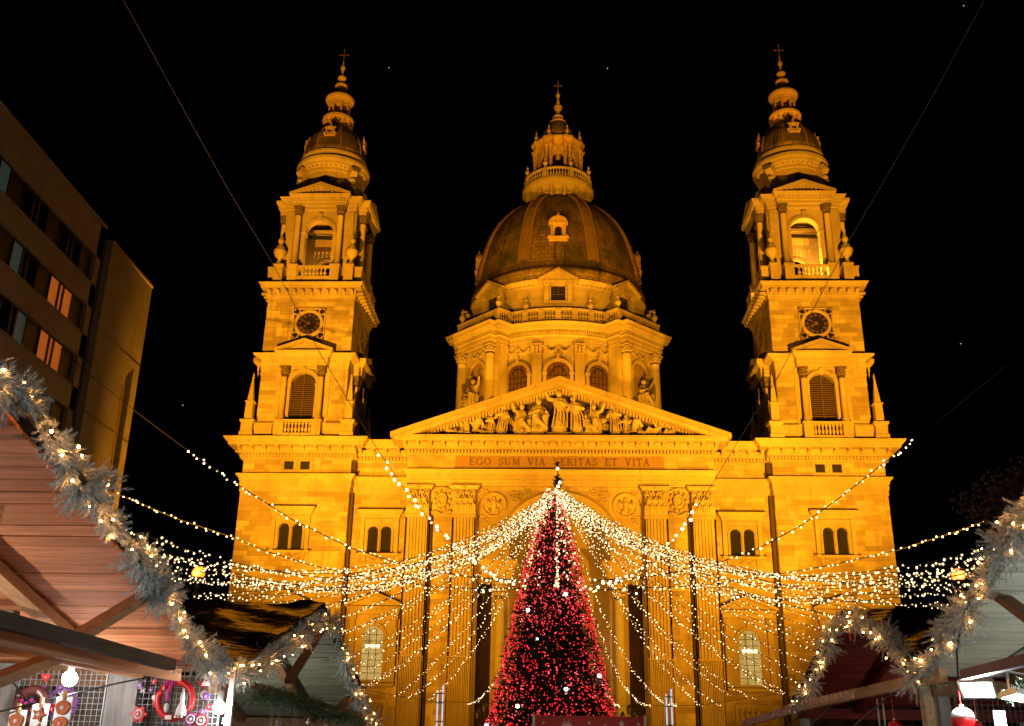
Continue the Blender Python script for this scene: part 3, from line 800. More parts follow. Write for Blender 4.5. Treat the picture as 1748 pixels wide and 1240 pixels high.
        for k in range(10):
            a = 2*PI*k/10; ct.sphere((X+.66*math.cos(a),-1.1,21.2+.8*math.sin(a)),.16,6,5)
        for k in range(15):
            t_ = k/14; ct.sphere((X-.75+1.5*t_,-1.12,20.15-.12*math.sin(PI*t_)+.08*math.sin(9*t_)),.15,6,5)
        ct.tube([(X-.8,-1.08,21.9),(X-.5,-1.15,22.1),(X,-1.2,22.2),(X+.5,-1.15,22.1),(X+.8,-1.08,21.9)],.12,6)
        ct.box(X-.95,X+.95,-1.12,-1.0,22.1,22.3); ct.box(X-.95,X+.95,-1.12,-1.0,19.86,19.98)
        ct.build('cartouche','trim',church)
        # spandrel medallion
        md = MB(); X = s_*5.45
        m = Matrix.Translation((X,-1.0,20.8))@Matrix.Rotation(PI/2,4,'X')
        md.lathe([(1.08,0),(1.08,.14),(1.0,.2),(.88,.16),(.84,.05)],28,m=m)
        mo = md.build('medallion','trim',church)
        fg = MB(); fx = X
        fg.sphere((fx,-1.12,21.32),.15,7,6); fg.lathe([(.1,0),(.22,.3),(.2,.5),(.24,.75),(.08,.9)],9,(fx,-1.08,20.35))
        for t_ in (-1,1):
            fg.tube([(fx+t_*.15,-1.12,21.05),(fx+t_*.42,-1.15,20.9),(fx+t_*.5,-1.16,21.2)],.07,6)
            fg.tube([(fx+t_*.1,-1.12,20.5),(fx+t_*.38,-1.16,20.4),(fx+t_*.3,-1.12,20.05)],.09,6)
            fg.tube([(fx+t_*.5,-1.06,21.3),(fx+t_*.66,-1.06,20.8),(fx+t_*.45,-1.06,20.3)],.06,5)
        fg.build('relief_figure','statue',mo,smooth=True)
        # foliage scroll beside it
        for j,(cx_,cz_,r0) in enumerate(((3.65,21.55,.42),(2.7,21.85,.25),(6.2,21.85,.2),(6.3,19.6,.3))):
            sc = MB(); pts = []
            for k in range(18):
                a = k*.55; rr = r0*(1-k/19); pts.append((s_*(cx_+rr*math.cos(a)),-1.05,cz_+rr*math.sin(a)))
            sc.tube(pts,.06,5)
            for k in range(6): a = k; sc.sphere((s_*(cx_+r0*1.15*math.cos(a)),-1.03,cz_+r0*1.05*math.sin(a)),.11,5,4)
            sc.build('scroll_relief','trim',church)
        # upper double window, lower arched window, relief below
        w_, g = double_window(church, s_*15.2, YI)
        f,_ = gable_window(church, s_*15.2, YI); fo = f.build('arched_window','trim',church)
        lg = MB(); lg.prism([(s_*15.2-.85,6.9)]+arc(s_*15.2,10.25,.85,PI,0,10)+[(s_*15.2+.85,6.9)], YI-.06, YI-.045); lg.build('lit_glass','litglass',fo)
        lmp = MB(); lmp.box(s_*15.2-.6,s_*15.2+.6,YI-.075,YI-.065,9.35,9.62); lmp.build('window_lamp','lampwhite',fo)
        fr = MB()
        for k in range(1,3): fr.box(s_*15.2-.85+k*.57-.025,s_*15.2-.85+k*.57+.025,YI-.12,YI-.08,6.9,10.9)
        for k in range(1,8): fr.box(s_*15.2-.84,s_*15.2+.84,YI-.12,YI-.08,6.9+k*.5-.02,6.9+k*.5+.02)
        fr.build('glazing_bar','iron',fo)
        pn = MB(); xx = s_*15.1
        pn.sweep([(xx-1.3,YI+.01),(xx-1.3,YI-.1),(xx+1.3,YI-.1),(xx+1.3,YI+.01)],[(-.1,3.9),(.0,3.95),(.0,5.45),(-.1,5.5)],closed=False)
        for k in range(5):
            fx = xx-.85+k*.42; pn.sphere((fx,YI-.16,5.0+.06*(k%2)),.12,6,5); pn.lathe([(.18,0),(.14,.4),(.17,.65),(.06,.8)],8,(fx,YI-.14,4.15)); pn.tube([(fx,YI-.2,4.8),(fx+.2,YI-.24,4.7),(fx+.25,YI-.22,4.95)],.05,5)
        pn.build('relief_panel','trim',church)
        # dark strips painting the shadowed returns by the tower and by the pilaster
        dp = MB(); dp.box(s_*17.72-.13,s_*17.72+.13,YI-.5,YI-.02,0,22.05); dp.box(s_*17.72-.18,s_*17.72+.18,YI-.6,YI-.02,23.6,24.9)
        dp.build('return_shade','pipeshade',church)
        dp = MB(); dp.tube([(s_*10.6,-1.18,0),(s_*10.6,-1.18,19.8)],.13,8); dp.build('return_shade','pipeshade',church)
        # portal impost cornice and columns
        im = MB(); im.sweep([(s_*6.7,1.5),(s_*6.7,-.55),(s_*3.9,-.55),(s_*3.9,4.2)][::(-1 if s_>0 else 1)] if s_<0 else [(3.9,4.2),(3.9,-.55),(6.7,-.55),(6.7,1.5)],[(-.1,14.4),(0,14.45),(0,14.9),(.06,14.95),(.06,15.5),(.12,15.55),(.2,15.75),(.42,15.95),(.48,16.15),(.48,16.28),(-.2,16.35)],closed=False)
        im.build('impost_cornice','trim',church)
        cm = MB().lathe([(.55,0),(.55,.6),(.42,.8),(.4,6),(.36,13.0),(.42,13.05)],16,(s_*4.8,-.9,0)); cm.build('portal_column','greystone',church,smooth=True)
        cc = corinthian(1.35,.4); cm = MB(); cm.add(cc.v,cc.f,Matrix.Translation((s_*4.8,-.9,13.05))); cm.build('capital','trim',church)
        nc = MB(); nc.tube([(s_*3.2,2.2,12.3),(s_*3.2,2.2,12.0)],.1); 
    # archivolt with mouldings
    av = MB(); arch_band(av,0,17.0,4.12,4.35,-1.25,-.95,n=32); arch_band(av,0,17.0,4.35,4.7,-1.18,-.95,n=32); arch_band(av,0,17.0,4.7,4.9,-1.3,-.95,n=32)
    av.prism([(-.35,21.0),(.35,21.0),(.5,22.3),(-.5,22.3)],-1.6,-.95)
    av.build('archivolt','trim',church)
    # coffered vault ribs inside the great arch
    cf = MB()
    for y in (.0,1.3,2.6,3.9): arch_band(cf,0,17.0,3.85,4.08,y-.18,y+.18,n=24)
    for k in range(1,12):
        a = PI*k/12; cf.bar((3.98*math.cos(a),-.9,17+3.98*math.sin(a)),(3.98*math.cos(a),4.2,17+3.98*math.sin(a)),.18,.2,(math.cos(a),0,math.sin(a)))
    cf.build('coffered_vault','greystone',church)
    dr = MB(); holed_wall(dr,-2.7,2.7,0,15.2,3.9,4.2,[(-1.9,1.9,0,11.5,True)]); arch_band(dr,0,11.5,1.92,2.3,3.75,3.9)
    dr.build('portal_surround','greystone',church)
    dd = MB(); dd.box(-1.9,1.9,4.05,4.15,0,13.4); dd.build('door','shutter',church)
    # apse-like painted lunette
    lu = MB(); lu.prism(arc(0,16.5,3.3,0,PI,20),4.05,4.18); lu.build('lunette','greystone',church)
def big_capital():
    mb = MB(); hw=.95; h=2.38
    mb.box(-hw,hw,-.12,.3,0,.12); mb.box(-hw*.92,hw*.92,.02,.3,.12,h*.86)
    for row,(z0,zt,n,off,pr) in enumerate(((.12,.95,4,0,.3),(.5,1.45,3,.5,.36))):
        for k in range(n):
            x = -hw+ (k+.5+ (off if row else 0))*(2*hw/4)
            w_ = .24
            for s_ in (-1,0,1):
                xx = x+s_*w_*.62; zz = zt-(.16 if s_ else 0)
                vs=[]
                for t_,(dy,dz) in enumerate(((-.1,0),(-.17,.35),(-.24,.7),(-.34,.94),(-.42,1.0),(-.46,.93),(-.42,.82))):
                    ww=w_*.34*(1-.1*t_); vs += [(xx-ww,dy*(pr/.3),z0+(zz-z0)*dz),(xx+ww,dy*(pr/.3),z0+(zz-z0)*dz)]
                mb.add(vs,[(2*i,2*i+1,2*i+3,2*i+2) for i in range(6)])
                mb.sphere((xx,-.38*(pr/.3),zz-.06),.085,6,5)
    for s_ in (-1,1):
        for c0,rr in ((.72,.26),(.25,.17)):
            pts=[(s_*(.12+ (c0-.12)*.1),-.15,1.2)]
            for k in range(16):
                a = PI*.9-k*.52; r_=rr*(1-k/18); pts.append((s_*(c0- r_*math.cos(a)*-1 if False else c0+ r_*math.cos(a)),-.36,1.75+r_*math.sin(a)))
            mb.tube(pts,.05,5)
        mb.sphere((s_*.72,-.4,1.75),.09,6,5)
    mb.sphere((0,-.4,2.2),.16,8,6)
    mb.sweep([(-hw-.05,.3),(-hw-.05,-.2),(hw+.05,-.2),(hw+.05,.3)],[(-.05,2.02),(.12,2.08),(.14,2.16),(.16,2.2),(.28,2.3),(.28,2.38),(-.05,2.38)],closed=False)
    return mesh_of(mb,'pilaster_capital','trim')
GLY = {  # strokes: (x0,z0,x1,z1,thickness) in a unit-high cell; arcs: ('a',cx,cz,rx,rz,a0,a1,thick); width first
 'E':(.62,[(.13,0,.13,1,.13),(.1,.96,.6,.96,.07),(.1,.5,.48,.5,.06),(.1,.04,.62,.04,.07),(.59,.8,.59,1,.05),(.6,0,.6,.22,.05),(.47,.4,.47,.6,.05),(0,.02,.26,.02,.05),(0,.98,.26,.98,.05)]),
 'T':(.66,[(.33,0,.33,1,.13),(.02,.96,.64,.96,.07),(.03,.78,.03,1,.05),(.63,.78,.63,1,.05),(.2,.02,.46,.02,.05)]),
 'I':(.3,[(.15,0,.15,1,.13),(.02,.02,.28,.02,.05),(.02,.98,.28,.98,.05)]),
 'V':(.74,[(.12,1,.38,0,.13),(.36,.02,.62,1,.06),(0,.98,.26,.98,.05),(.5,.98,.74,.98,.05)]),
 'A':(.76,[(.12,0,.37,1,.06),(.37,1,.64,0,.13),(.2,.36,.54,.36,.06),(0,.02,.24,.02,.05),(.5,.02,.77,.02,.05)]),
 'M':(.9,[(.14,0,.17,1,.06),(.17,1,.45,.08,.12),(.45,.06,.72,1,.06),(.74,1,.77,0,.13),(.02,.02,.26,.02,.05),(.64,.02,.9,.02,.05),(.06,.98,.2,.98,.05),(.7,.98,.86,.98,.05)]),
 'R':(.7,[(.14,0,.14,1,.13),(.36,.5,.62,.02,.12),(0,.02,.27,.02,.05),(0,.98,.2,.98,.05),(.56,.02,.74,.02,.05),('a',.3,.74,.24,.24,-PI/2,PI/2,.1),(.14,.98,.32,.98,.06),(.14,.5,.32,.5,.06)]),
 'S':(.56,[('a',.28,.74,.2,.22,.35,PI*1.5,.1),('a',.28,.27,.22,.24,-PI*.85,PI/2,.1),(.49,.76,.49,.98,.05),(.05,.02,.05,.26,.05)]),
 'U':(.76,[(.14,.3,.14,1,.13),(.62,.3,.62,1,.06),('a',.38,.3,.24,.27,PI,2*PI,.1),(0,.98,.28,.98,.05),(.5,.98,.74,.98,.05)]),
 'O':(.82,[('a',.41,.5,.34,.47,0,2*PI,.12)]),
 'G':(.8,[('a',.41,.5,.34,.47,.7,2*PI-.55,.12),(.7,.06,.7,.42,.12),(.58,.42,.82,.42,.05),(.68,.78,.68,.98,.05)]),
}
def inscription(txt, x0, x1, z, h, y):
    wsum = sum((GLY[c][0]+.16)*h*1.12 if c != ' ' else 0 for c in txt)
    sp = (x1-x0-wsum)/txt.count(' ')
    x = x0
    for c in txt:
        if c == ' ': x += sp; continue
        wd, st = GLY[c]; mb = MB(); sc = h*1.12
        for q in st:
            if q[0] == 'a':
                _, cx_, cz_, rx, rz, a0, a1, th = q; n = 14
                for k in range(n):
                    aa = a0+(a1-a0)*k/n; ab = a0+(a1-a0)*(k+1)/n
                    def P(a, o): return (x+(cx_+(rx+o)*math.cos(a))*sc, z+(cz_+(rz+o)*math.sin(a))*h)
                    t0 = th*(.45+.55*abs(math.cos((aa+ab)/2)))/2
                    mb.prism([P(aa,-t0),P(ab,-t0),P(ab,t0),P(aa,t0)], y-.03, y+.01)
            else:
                xa, za, xb, zb, th = q; a = Vector((x+xa*sc, z+za*h)); b = Vector((x+xb*sc, z+zb*h)); d = (b-a).normalized(); nn = Vector((-d.y, d.x))*th*h/2
                mb.prism([tuple(a+nn),tuple(b+nn),tuple(b-nn),tuple(a-nn)], y-.03, y+.01)
        mb.build('letter','letter',church)
        x += (wd+.16)*sc
M['lampwhite'] = emit('lit_lamp', (1,.9,.6), 2.0)
M['greystone'] = stone_mat('grey_marble', (.42,.40,.36), (.34,.33,.30), dirt_amt=.3)
make_facade()

# ---------------------------------------------------------------- sculpted figures
def figure(parent, x, y, z, h, pose='stand', lean=0, face=0, name='statue', seed=0, arm=0, voxel=None, staff=False, parts=None):
    """draped stone figure, one continuous surface; h = height of the standing figure"""
    g = random.Random(seed); mb = MB(); s = h
    def P(px, py, pz): return (px*s, py*s, pz*s)
    if pose == 'stand':
        mb.lathe([(.17*s,0),(.16*s,.1*s),(.125*s,.35*s),(.12*s,.5*s),(.1*s,.6*s),(.135*s,.72*s),(.13*s,.8*s),(.05*s,.86*s)],30,flute=11,flute_d=.13)
        hd = (.0,-.03,.93); sh = .79; hipz=.5
    elif pose == 'sit':
        mb.lathe([(.2*s,0),(.2*s,.1*s),(.19*s,.28*s),(.17*s,.36*s),(.12*s,.45*s),(.13*s,.58*s),(.12*s,.64*s),(.05*s,.7*s)],30,flute=10,flute_d=.13)
        for t_ in (-1,1): mb.tube([P(t_*.08,-.05,.34),P(t_*.12,-.24,.34),P(t_*.11,-.25,.03)],[.09*s,.085*s,.07*s],8)
        mb.tube([P(-.1,-.26,.3),P(0,-.28,.18),P(.12,-.27,.1)],.06*s,6)
        hd = (0,-.05,.77); sh = .62
    elif pose == 'kneel':
        mb.tube([P(-.3,0,.05),P(-.05,-.03,.1),P(.12,-.05,.18),P(.08,-.03,.4),P(.0,0,.55),P(.02,-.02,.62)],[.08*s,.13*s,.15*s,.12*s,.13*s,.06*s],12)
        mb.tube([P(.12,-.1,.2),P(.22,-.14,.05),P(.0,-.12,.03)],[.1*s,.08*s,.06*s],8)
        hd = (.06,-.04,.7); sh = .54
    else:  # recline
        mb.tube([P(-.62,-.02,.05),P(-.3,-.05,.12),P(-.05,-.05,.15),P(.12,-.02,.28),P(.2,0,.42),P(.2,0,.46)],[.05*s,.09*s,.14*s,.12*s,.12*s,.05*s],12)
        mb.tube([P(-.1,-.1,.15),P(-.25,-.12,.28),P(-.42,-.1,.05)],[.09*s,.08*s,.05*s],8)
        hd = (.23,-.03,.54); sh = .38
    bx = hd[0]
    mb.sphere(P(hd[0],hd[1],hd[2]),.068*s,10,8,sc=(.85,1,1.15)); mb.sphere(P(hd[0],hd[1]+.02,hd[2]+.01),.075*s,9,7,sc=(1,1,1.05))
    mb.tube([P(hd[0],hd[1]+.01,hd[2]-.12),P(*hd)],.035*s,7); mb.sphere(P(hd[0],hd[1]-.075,hd[2]-.01),.016*s,5,4)
    arms = {0:((.2,-.12,-.2),(.14,-.24,-.14)), 1:((.24,-.05,.02),(.32,-.1,.2)), 2:((.22,-.1,-.18),(.02,-.2,-.1)), 3:((.26,-.02,-.05),(.42,-.06,-.02))}
    al, ar = divmod(arm, 4)
    for t_, k in ((-1, al), (1, ar)):
        e, hnd = arms[k]
        mb.tube([P(bx+t_*.1,0,sh),P(bx+t_*e[0],e[1],sh+e[2]),P(bx+t_*hnd[0],hnd[1],sh+hnd[2])],[.06*s,.052*s,.034*s],8)
        mb.sphere(P(bx+t_*hnd[0],hnd[1],sh+hnd[2]),.034*s,6,5)
    # mantle folds
    for k in range(5):
        a = -1.0+k*.5; mb.tube([P(bx-.1+.04*k,-.11,sh-.03),P(-.1+.07*k,-.16,sh*.55),P(-.16+.085*k,-.17,sh*.12)],.022*s,5)
    m = Matrix.Rotation(face,4,'Z')@Matrix.Rotation(lean,4,'Y')
    mb.v = [tuple(m@Vector(p)) for p in mb.v]
    o = mb.build(name,'statue',parent,smooth=True); o.location = (x,y,z)
    rm = o.modifiers.new('one_surface','REMESH'); rm.mode='VOXEL'; rm.voxel_size = voxel or h*.0135; rm.use_smooth_shade=True
    if staff:
        sm = MB(); sm.tube([P(.34,-.12,0),P(.34,-.12,1.05)],.018*s,6); sm.box(.26*s,.42*s,-.135*s,-.105*s,.9*s,.93*s); so = sm.build('cross_staff','statue',parent); so.location=(x,y,z)
    return o
YT = -1.75
figs = [(-9.3,.0,2.0,'recline',0,PI,1),(-8.0,0,2.1,'kneel',0,0,3),(-6.75,0,2.5,'kneel',0,PI,2),(-5.75,0,1.9,'stand',0,0,9),(-4.9,0,2.6,'stand',.08,0,8),
        (-3.2,0,3.2,'sit',0,.5,4),(-1.75,0,3.6,'sit',0,.2,8),(0,0,3.75,'stand',0,0,6),(1.55,0,3.3,'stand',-.12,0,2),(2.95,0,3.2,'sit',0,-.4,1),
        (4.75,0,2.7,'stand',-.1,0,2),(5.6,0,1.8,'stand',0,0,8),(6.55,0,2.5,'kneel',0,PI*.9,9),(8.1,0,2.2,'recline',0,0,5),(9.4,0,1.7,'recline',0,0,2)]
for k,(x,dy,h,pose,lean,face,arm) in enumerate(figs):
    figure(church, x-.05, YT, 26.62+(.15 if k in (6,7,8) else 0), h, pose, lean, face, 'pediment_statue', k, arm, staff=(k in (7,8)))
g_ = MB()
for x,wd in ((0,2.6),(-1.8,1.4),(1.7,1.4)): g_.box(x-wd/2,x+wd/2,-2.2,-1.3,26.6,26.78)
for k in range(26):
    x = rnd.uniform(-8.5,8.5); zt = 26.9+ (1-abs(x)/12)*3.2*rnd.uniform(.1,.75); g_.sphere((x,-1.35,zt),rnd.uniform(.2,.4),7,5,sc=(1.4,.5,.8))
for x in (-2.5,2.4,-4.1,3.9):
    for k in range(9): g_.sphere((x+rnd.uniform(-.6,.6),-1.4,26.9+rnd.uniform(1.4,2.2)*(1-abs(x)/14)),rnd.uniform(.15,.3),6,5,sc=(1,.6,1))
g_.build('cloud_relief','statue',church,smooth=True,kind='stuff')

# ---------------------------------------------------------------- dome
DY = 48.0
def make_dome():
    root = MB()
    def pt(r, a, z=0): return (r*math.sin(a), -r*math.cos(a))
    # plan of the drum: arcs facing the four sides, square piers on the diagonals
    def plan(grow=0.0):
        P = []
        for k in range(4):
            b = k*PI/2
            for j in range(-6,7):
                a = b+j*R(30)/6; P.append((13.0*math.sin(a), -13.0*math.cos(a)))
            c = b+PI/4; d = Vector((math.sin(c),-math.cos(c))); t = Vector((math.cos(c),math.sin(c)))
            for u_,v_ in ((13.0,-3.9),(14.5,-3.9),(14.5,3.9),(13.0,3.9)): q = d*u_+t*v_; P.append((q.x,q.y))
        return P
    pl = plan()
    root.sweep(pl,[(0,24),(0,52.9)]); root.lathe([(13.0,24),(13.0,25)],8)
    base = root.build('dome_drum','stone',church); base.location=(0,DY,0)
    t = MB()
    t.sweep(pl,[(0,49.75),(.05,49.8),(.05,50.2),(.12,50.25),(.12,50.75),(.3,50.9),(.3,51.0),(.2,51.05),(.2,51.5),(.45,51.6),(.5,51.75),(1.0,51.8),(1.05,52.1),(1.25,52.35),(1.25,52.45),(0,52.6)])
    t.sweep(pl,[(.05,52.5),(.05,52.95),(-.1,53.0)])
    t.build('cornice','trim',base)
    d = MB()
    for k in range(4):
        for j in range(-24,25):
            a = k*PI/2+j*R(28)/24; m = Matrix.Rotation(a,4,'Z'); d.box(-.09,.09,-13.55,-13.15,51.15,51.45,m)
        m = Matrix.Rotation(k*PI/2+PI/4,4,'Z')
        for j in range(20): d.box(-3.7+j*.39-.1,-3.7+j*.39+.1,-15.05,-14.6,51.15,51.45,m)
    d.build('dentil_band','trim',base,kind='stuff')
    # balustrade
    b = MB(); pi_ = MB()
    def inner(r, a): return Matrix.Rotation(a,4,'Z')
    b.sweep(pl,[(-.1,54.3),(.3,54.35),(.34,54.5),(.34,54.62),(-.1,54.65)]); b.sweep(pl,[(-.05,52.9),(.25,52.95),(.25,53.15),(-.05,53.2)])
    for k in range(4):
        if k == 2: continue
        for j in range(7):
            a = k*PI/2+R(-28+j*56/6); m = Matrix.Rotation(a,4,'Z'); b.box(-.32,.32,-13.42,-12.98,53.1,54.4,m)
            if j < 6:
                for q in range(5):
                    aa = a+R(56/6)*(q+1)/6; baluster(b,0,-13.2,53.15,1.2,.13,Matrix.Rotation(aa,4,'Z'),6)
    for k in range(4):
        m = Matrix.Rotation(k*PI/2+PI/4,4,'Z')
        for xx in (-3.6,0,3.6): b.box(xx-.32,xx+.32,-14.9,-14.4,53.1,54.4,m)
        for s_ in (-1,1):
            for q in range(8): baluster(b,s_*(.62+q*.38),-14.65,53.15,1.2,.13,m,6)
            for q in range(3): baluster(b,s_*3.75,-14.1+q*.4,53.15,1.2,.13,m,6)
    b.build('balustrade','trim',base)
    um = mesh_of(urn_mb(2.3,.45),'urn','trim',True)
    for k in range(4):
        for s_ in (-1,1):
            a = k*PI/2+PI/4; v = Matrix.Rotation(a,3,'Z')@Vector((s_*3.6,-14.4,54.6)); o = link('urn',um,base); o.location = v
        for a in (-R(19),R(19)):
            v = Matrix.Rotation(k*PI/2+a,3,'Z')@Vector((0,-12.7,54.4)); o = link('urn',um,base); o.location = v
    # windows, pilasters and festoons on the arcs
    capm = mesh_of(corinthian(1.25,.55,n=8),'capital','trim')
    for k in (0,1,3):
        for a,hw in ((-R(22.8),1.35),(0,1.45),(R(22.8),1.35)):
            m = Matrix.Rotation(k*PI/2+a,4,'Z')
            f = MB(); arch_band(f,0,45.9,hw+.02,hw+.42,-13.32,-12.6,m); f.box(-.2,.2,-13.5,-12.8,45.9+hw+.3,45.9+hw+1.0,m)
            for s_ in (-1,1):
                f.box(s_*(hw+.22)-.2,s_*(hw+.22)+.2,-13.25,-12.6,40,45.7,m); f.box(s_*(hw+.24)-.3,s_*(hw+.24)+.3,-13.35,-12.6,45.65,45.95,m)
            fo = f.build('window_frame','trim',base)
            gl = MB(); gl.prism([(-hw,40)]+arc(0,45.9,hw,PI,0,12)+[(hw,40)],-13.1,-13.06,m); gl.build('window_glass','drumglass',fo)
            gb = MB()
            for j in range(-2,3): gb.box(j*.5-.03,j*.5+.03,-13.16,-13.1,40,46.0 if abs(j)>1 else 47.0,m)
            for j in range(9): gb.box(-hw,hw,-13.15,-13.1,41+j*.75-.025,41+j*.75+.025,m) if 41+j*.75<46 else None
            arch_band(gb,0,45.9,.72,.8,-13.17,-13.1,m)
            gb.build('glazing_bar','iron',fo)
            fs = MB()
            for s_ in (-1,1):
                for q in range(11):
                    t_ = q/10; fs.sphere((s_*(.15+1.35*t_),-13.12,49.3-.55*math.sin(PI*t_)),.14+.08*math.sin(PI*t_),6,5,m=m)
                fs.tube([(s_*1.5,-13.1,49.3),(s_*1.55,-13.15,48.7)],.09,5) if False else None
            for q in range(8): fs.sphere((.35*math.cos(q*.785),-13.15,49.1+.4*math.sin(q*.785)),.13,5,4,m=m)
            fs.build('festoon','trim',base)
        for a in (-R(11.6),R(11.6),-R(31),R(31)):
            m = Matrix.Rotation(k*PI/2+a,4,'Z'); q = MB(); q.box(-.6,.6,-13.3,-12.8,38,48.5,m)
            q.box(-.68,.68,-13.45,-12.8,48.4,48.55,m)
            for z0,pr in ((48.55,.14),(49.0,.22)):
                for xx in (-.45,0,.45): q.add(*(lambda w:(w.v,w.f))(MB().box(xx-.17,xx+.17,-13.3-pr,-13.0,z0,z0+.45)),m)
            for s_ in (-1,1): q.sphere((s_*.55,-13.45,49.45),.2,7,5,m=m)
            q.box(-.75,.75,-13.6,-12.8,49.62,49.78,m); q.build('pilaster','trim',base)
    # diagonal piers: niche with statue between columns
    colm = mesh_of(MB().lathe([(.85,0),(.85,.3),(.7,.4),(.66,.5),(.66,4),(.56,10.5),(.62,10.55)],18),'column','trim',True)
    for k in range(4):
        m = Matrix.Rotation(k*PI/2+PI/4,4,'Z')
        if k in (1,2) : pass
        for s_ in (-1,1):
            o = link('column',colm,base); o.location = m@Vector((s_*2.75,-14.9,38.0))
            o = link('capital',capm,base); o.location = m@Vector((s_*2.75,-14.9,48.5)); o.rotation_euler.z = k*PI/2+PI/4
        n_ = MB(); n_.sweep([(-3.6,-14.3),(-3.6,-15.75),(3.6,-15.75),(3.6,-14.3)],[(-.3,49.75),(-.2,49.8),(-.2,50.2),(-.12,50.25),(-.12,50.75),(0,50.9),(0,51.0),(-.05,51.05),(-.05,51.5),(.2,51.6),(.25,51.75),(.6,51.8),(.65,52.1),(.8,52.35),(.8,52.45),(-.3,52.6)],closed=False,m=m)
        arch_band(n_,0,46.8,1.35,1.7,-14.75,-14.45,m); n_.box(-.2,.2,-14.85,-14.45,48.2,48.9,m)
        for s_ in (-1,1): n_.box(s_*1.52-.2,s_*1.52+.2,-14.7,-14.45,42,46.6,m); n_.box(s_*1.52-.28,s_*1.52+.28,-14.8,-14.45,46.5,46.8,m)
        for s_ in (-1,1):
            for q in range(9): n_.sphere((s_*(.1+.9*q/8),-14.6,49.3-.4*math.sin(PI*q/8)),.16,6,5,m=m)
        n_.box(-3.9,3.9,-15.7,-14.4,38,42.0,m)
        n_.build('niche_frame','trim',base)
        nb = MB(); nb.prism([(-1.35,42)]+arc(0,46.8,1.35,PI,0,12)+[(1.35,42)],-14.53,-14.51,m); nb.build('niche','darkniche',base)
        if k in (0,3):
            p = m@Vector((0,-15.05,42.0)); f = figure(base,p.x,p.y,p.z,4.5,'sit',0,(k*PI/2+PI/4) if k==0 else -PI/4,'niche_statue',60+k,arm=9,voxel=.07)
            p = m@Vector((1.0*(1 if k==0 else -1),-15.1,42.0)); f = figure(base,p.x,p.y,p.z,2.4,'kneel',0,(PI if k==0 else 0),'niche_statue',70+k,arm=2,voxel=.06)
    # attic
    at = MB(); at.lathe([(12.0,52.3),(12.0,58.3),(12.1,58.4),(12.1,58.6),(12.4,58.8),(12.55,59.0),(12.6,59.15),(12.0,59.3)],72)
    for k in range(120):
        a = 2*PI*k/120; at.box(-.08,.08,-12.3,-12.05,58.35,58.55,Matrix.Rotation(a,4,'Z'))
    at.build('attic_wall','trim',base)
    for k in range(8):
        if k in (3,4,5): continue
        m = Matrix.Rotation(k*PI/4,4,'Z'); g = MB()
        for s_ in (-1,1):
            g.box(s_*1.5-.3,s_*1.5+.3,-12.6,-11.6,55.9,58.6,m); g.box(s_*1.5-.42,s_*1.5+.42,-12.85,-11.6,58.2,58.6,m)
            g.box(s_*1.05-.12,s_*1.05+.12,-12.4,-11.6,55.9,58.1,m)
        g.box(-1.9,1.9,-12.9,-11.6,58.55,58.75,m); g.box(-1.9,1.9,-12.7,-11.6,55.6,55.9,m)
        g.prism([(-2.2,58.7),(2.2,58.7),(0,60.0)],-12.8,-10.8,m)
        for s_ in (-1,1): g.prism([(0,60.0),(s_*2.55,58.6),(s_*2.6,58.85),(0,60.4)],-13.2,-10.8,m)
        g.build('attic_gable','trim',base)
        wn = MB(); wn.box(-.95,.95,-12.12,-12.05,55.95,58.1,m); wo = wn.build('attic_window','glassdark',base)
        wb = MB(); wb.box(-.9,.9,-12.2,-12.12,56.95,57.02,m); wb.box(-.03,.03,-12.2,-12.12,55.95,58.1,m); wb.build('glazing_bar','shutter',wo)
    # copper dome
    prof = [(12.3,59.2),(12.25,60.4),(12.35,60.5),(12.3,61.0),(11.95,61.2),(11.9,62.3),(11.6,64.2),(11.15,66.1),(10.65,68.0),(9.95,69.9),(9.1,71.6),(8.05,73.0),(7.0,74.1),(5.9,75.05),(4.8,75.75)]
    dm = MB(); dm.lathe(prof,96)
    L = 0; acc=[0]
    for i in range(1,len(prof)): L += math.dist(prof[i],prof[i-1]); acc.append(L)
    nseg=96
    uv = []
    for j in range(len(prof)):
        for i in range(nseg): uv.append((i/nseg*75.0, acc[j]))
    dm.uv = uv+[(0,0)]*(len(dm.v)-len(uv))
    dm.build('dome_shell','copper',base,smooth=True)
    for k in range(8):
        a = R(22.5)+k*PI/4; m = Matrix.Rotation(a,4,'Z'); rb = MB(); vs=[]; pr = prof[5:]
        for r_,z in pr:
            w_ = .34+.42*(r_/12)
            for dx,dr in ((-w_,-.05),(-w_,.16),(-w_*.55,.16),(-w_*.5,.3),(w_*.5,.3),(w_*.55,.16),(w_,.16),(w_,-.05)): vs.append((dx,-(r_+dr),z+dr*.3))
        n=8; fs=[(j*n+i,j*n+i+1,(j+1)*n+i+1,(j+1)*n+i) for j in range(len(pr)-1) for i in range(n-1)]
        rb.add(vs,fs,m)
        for r_i in range(len(pr)-1):
            (r0,z0),(r1,z1) = pr[r_i],pr[r_i+1]
            for q in range(4):
                t_=q/4; rr=r0+(r1-r0)*t_+.2; zz=z0+(z1-z0)*t_; w_=.34+.42*(rr/12)
                for s_ in (-1,1): rb.box(s_*w_-.07,s_*w_+.07,-(rr+.08),-(rr-.1),zz,zz+.22,m)
        rb.build('dome_rib','copperrib',base)
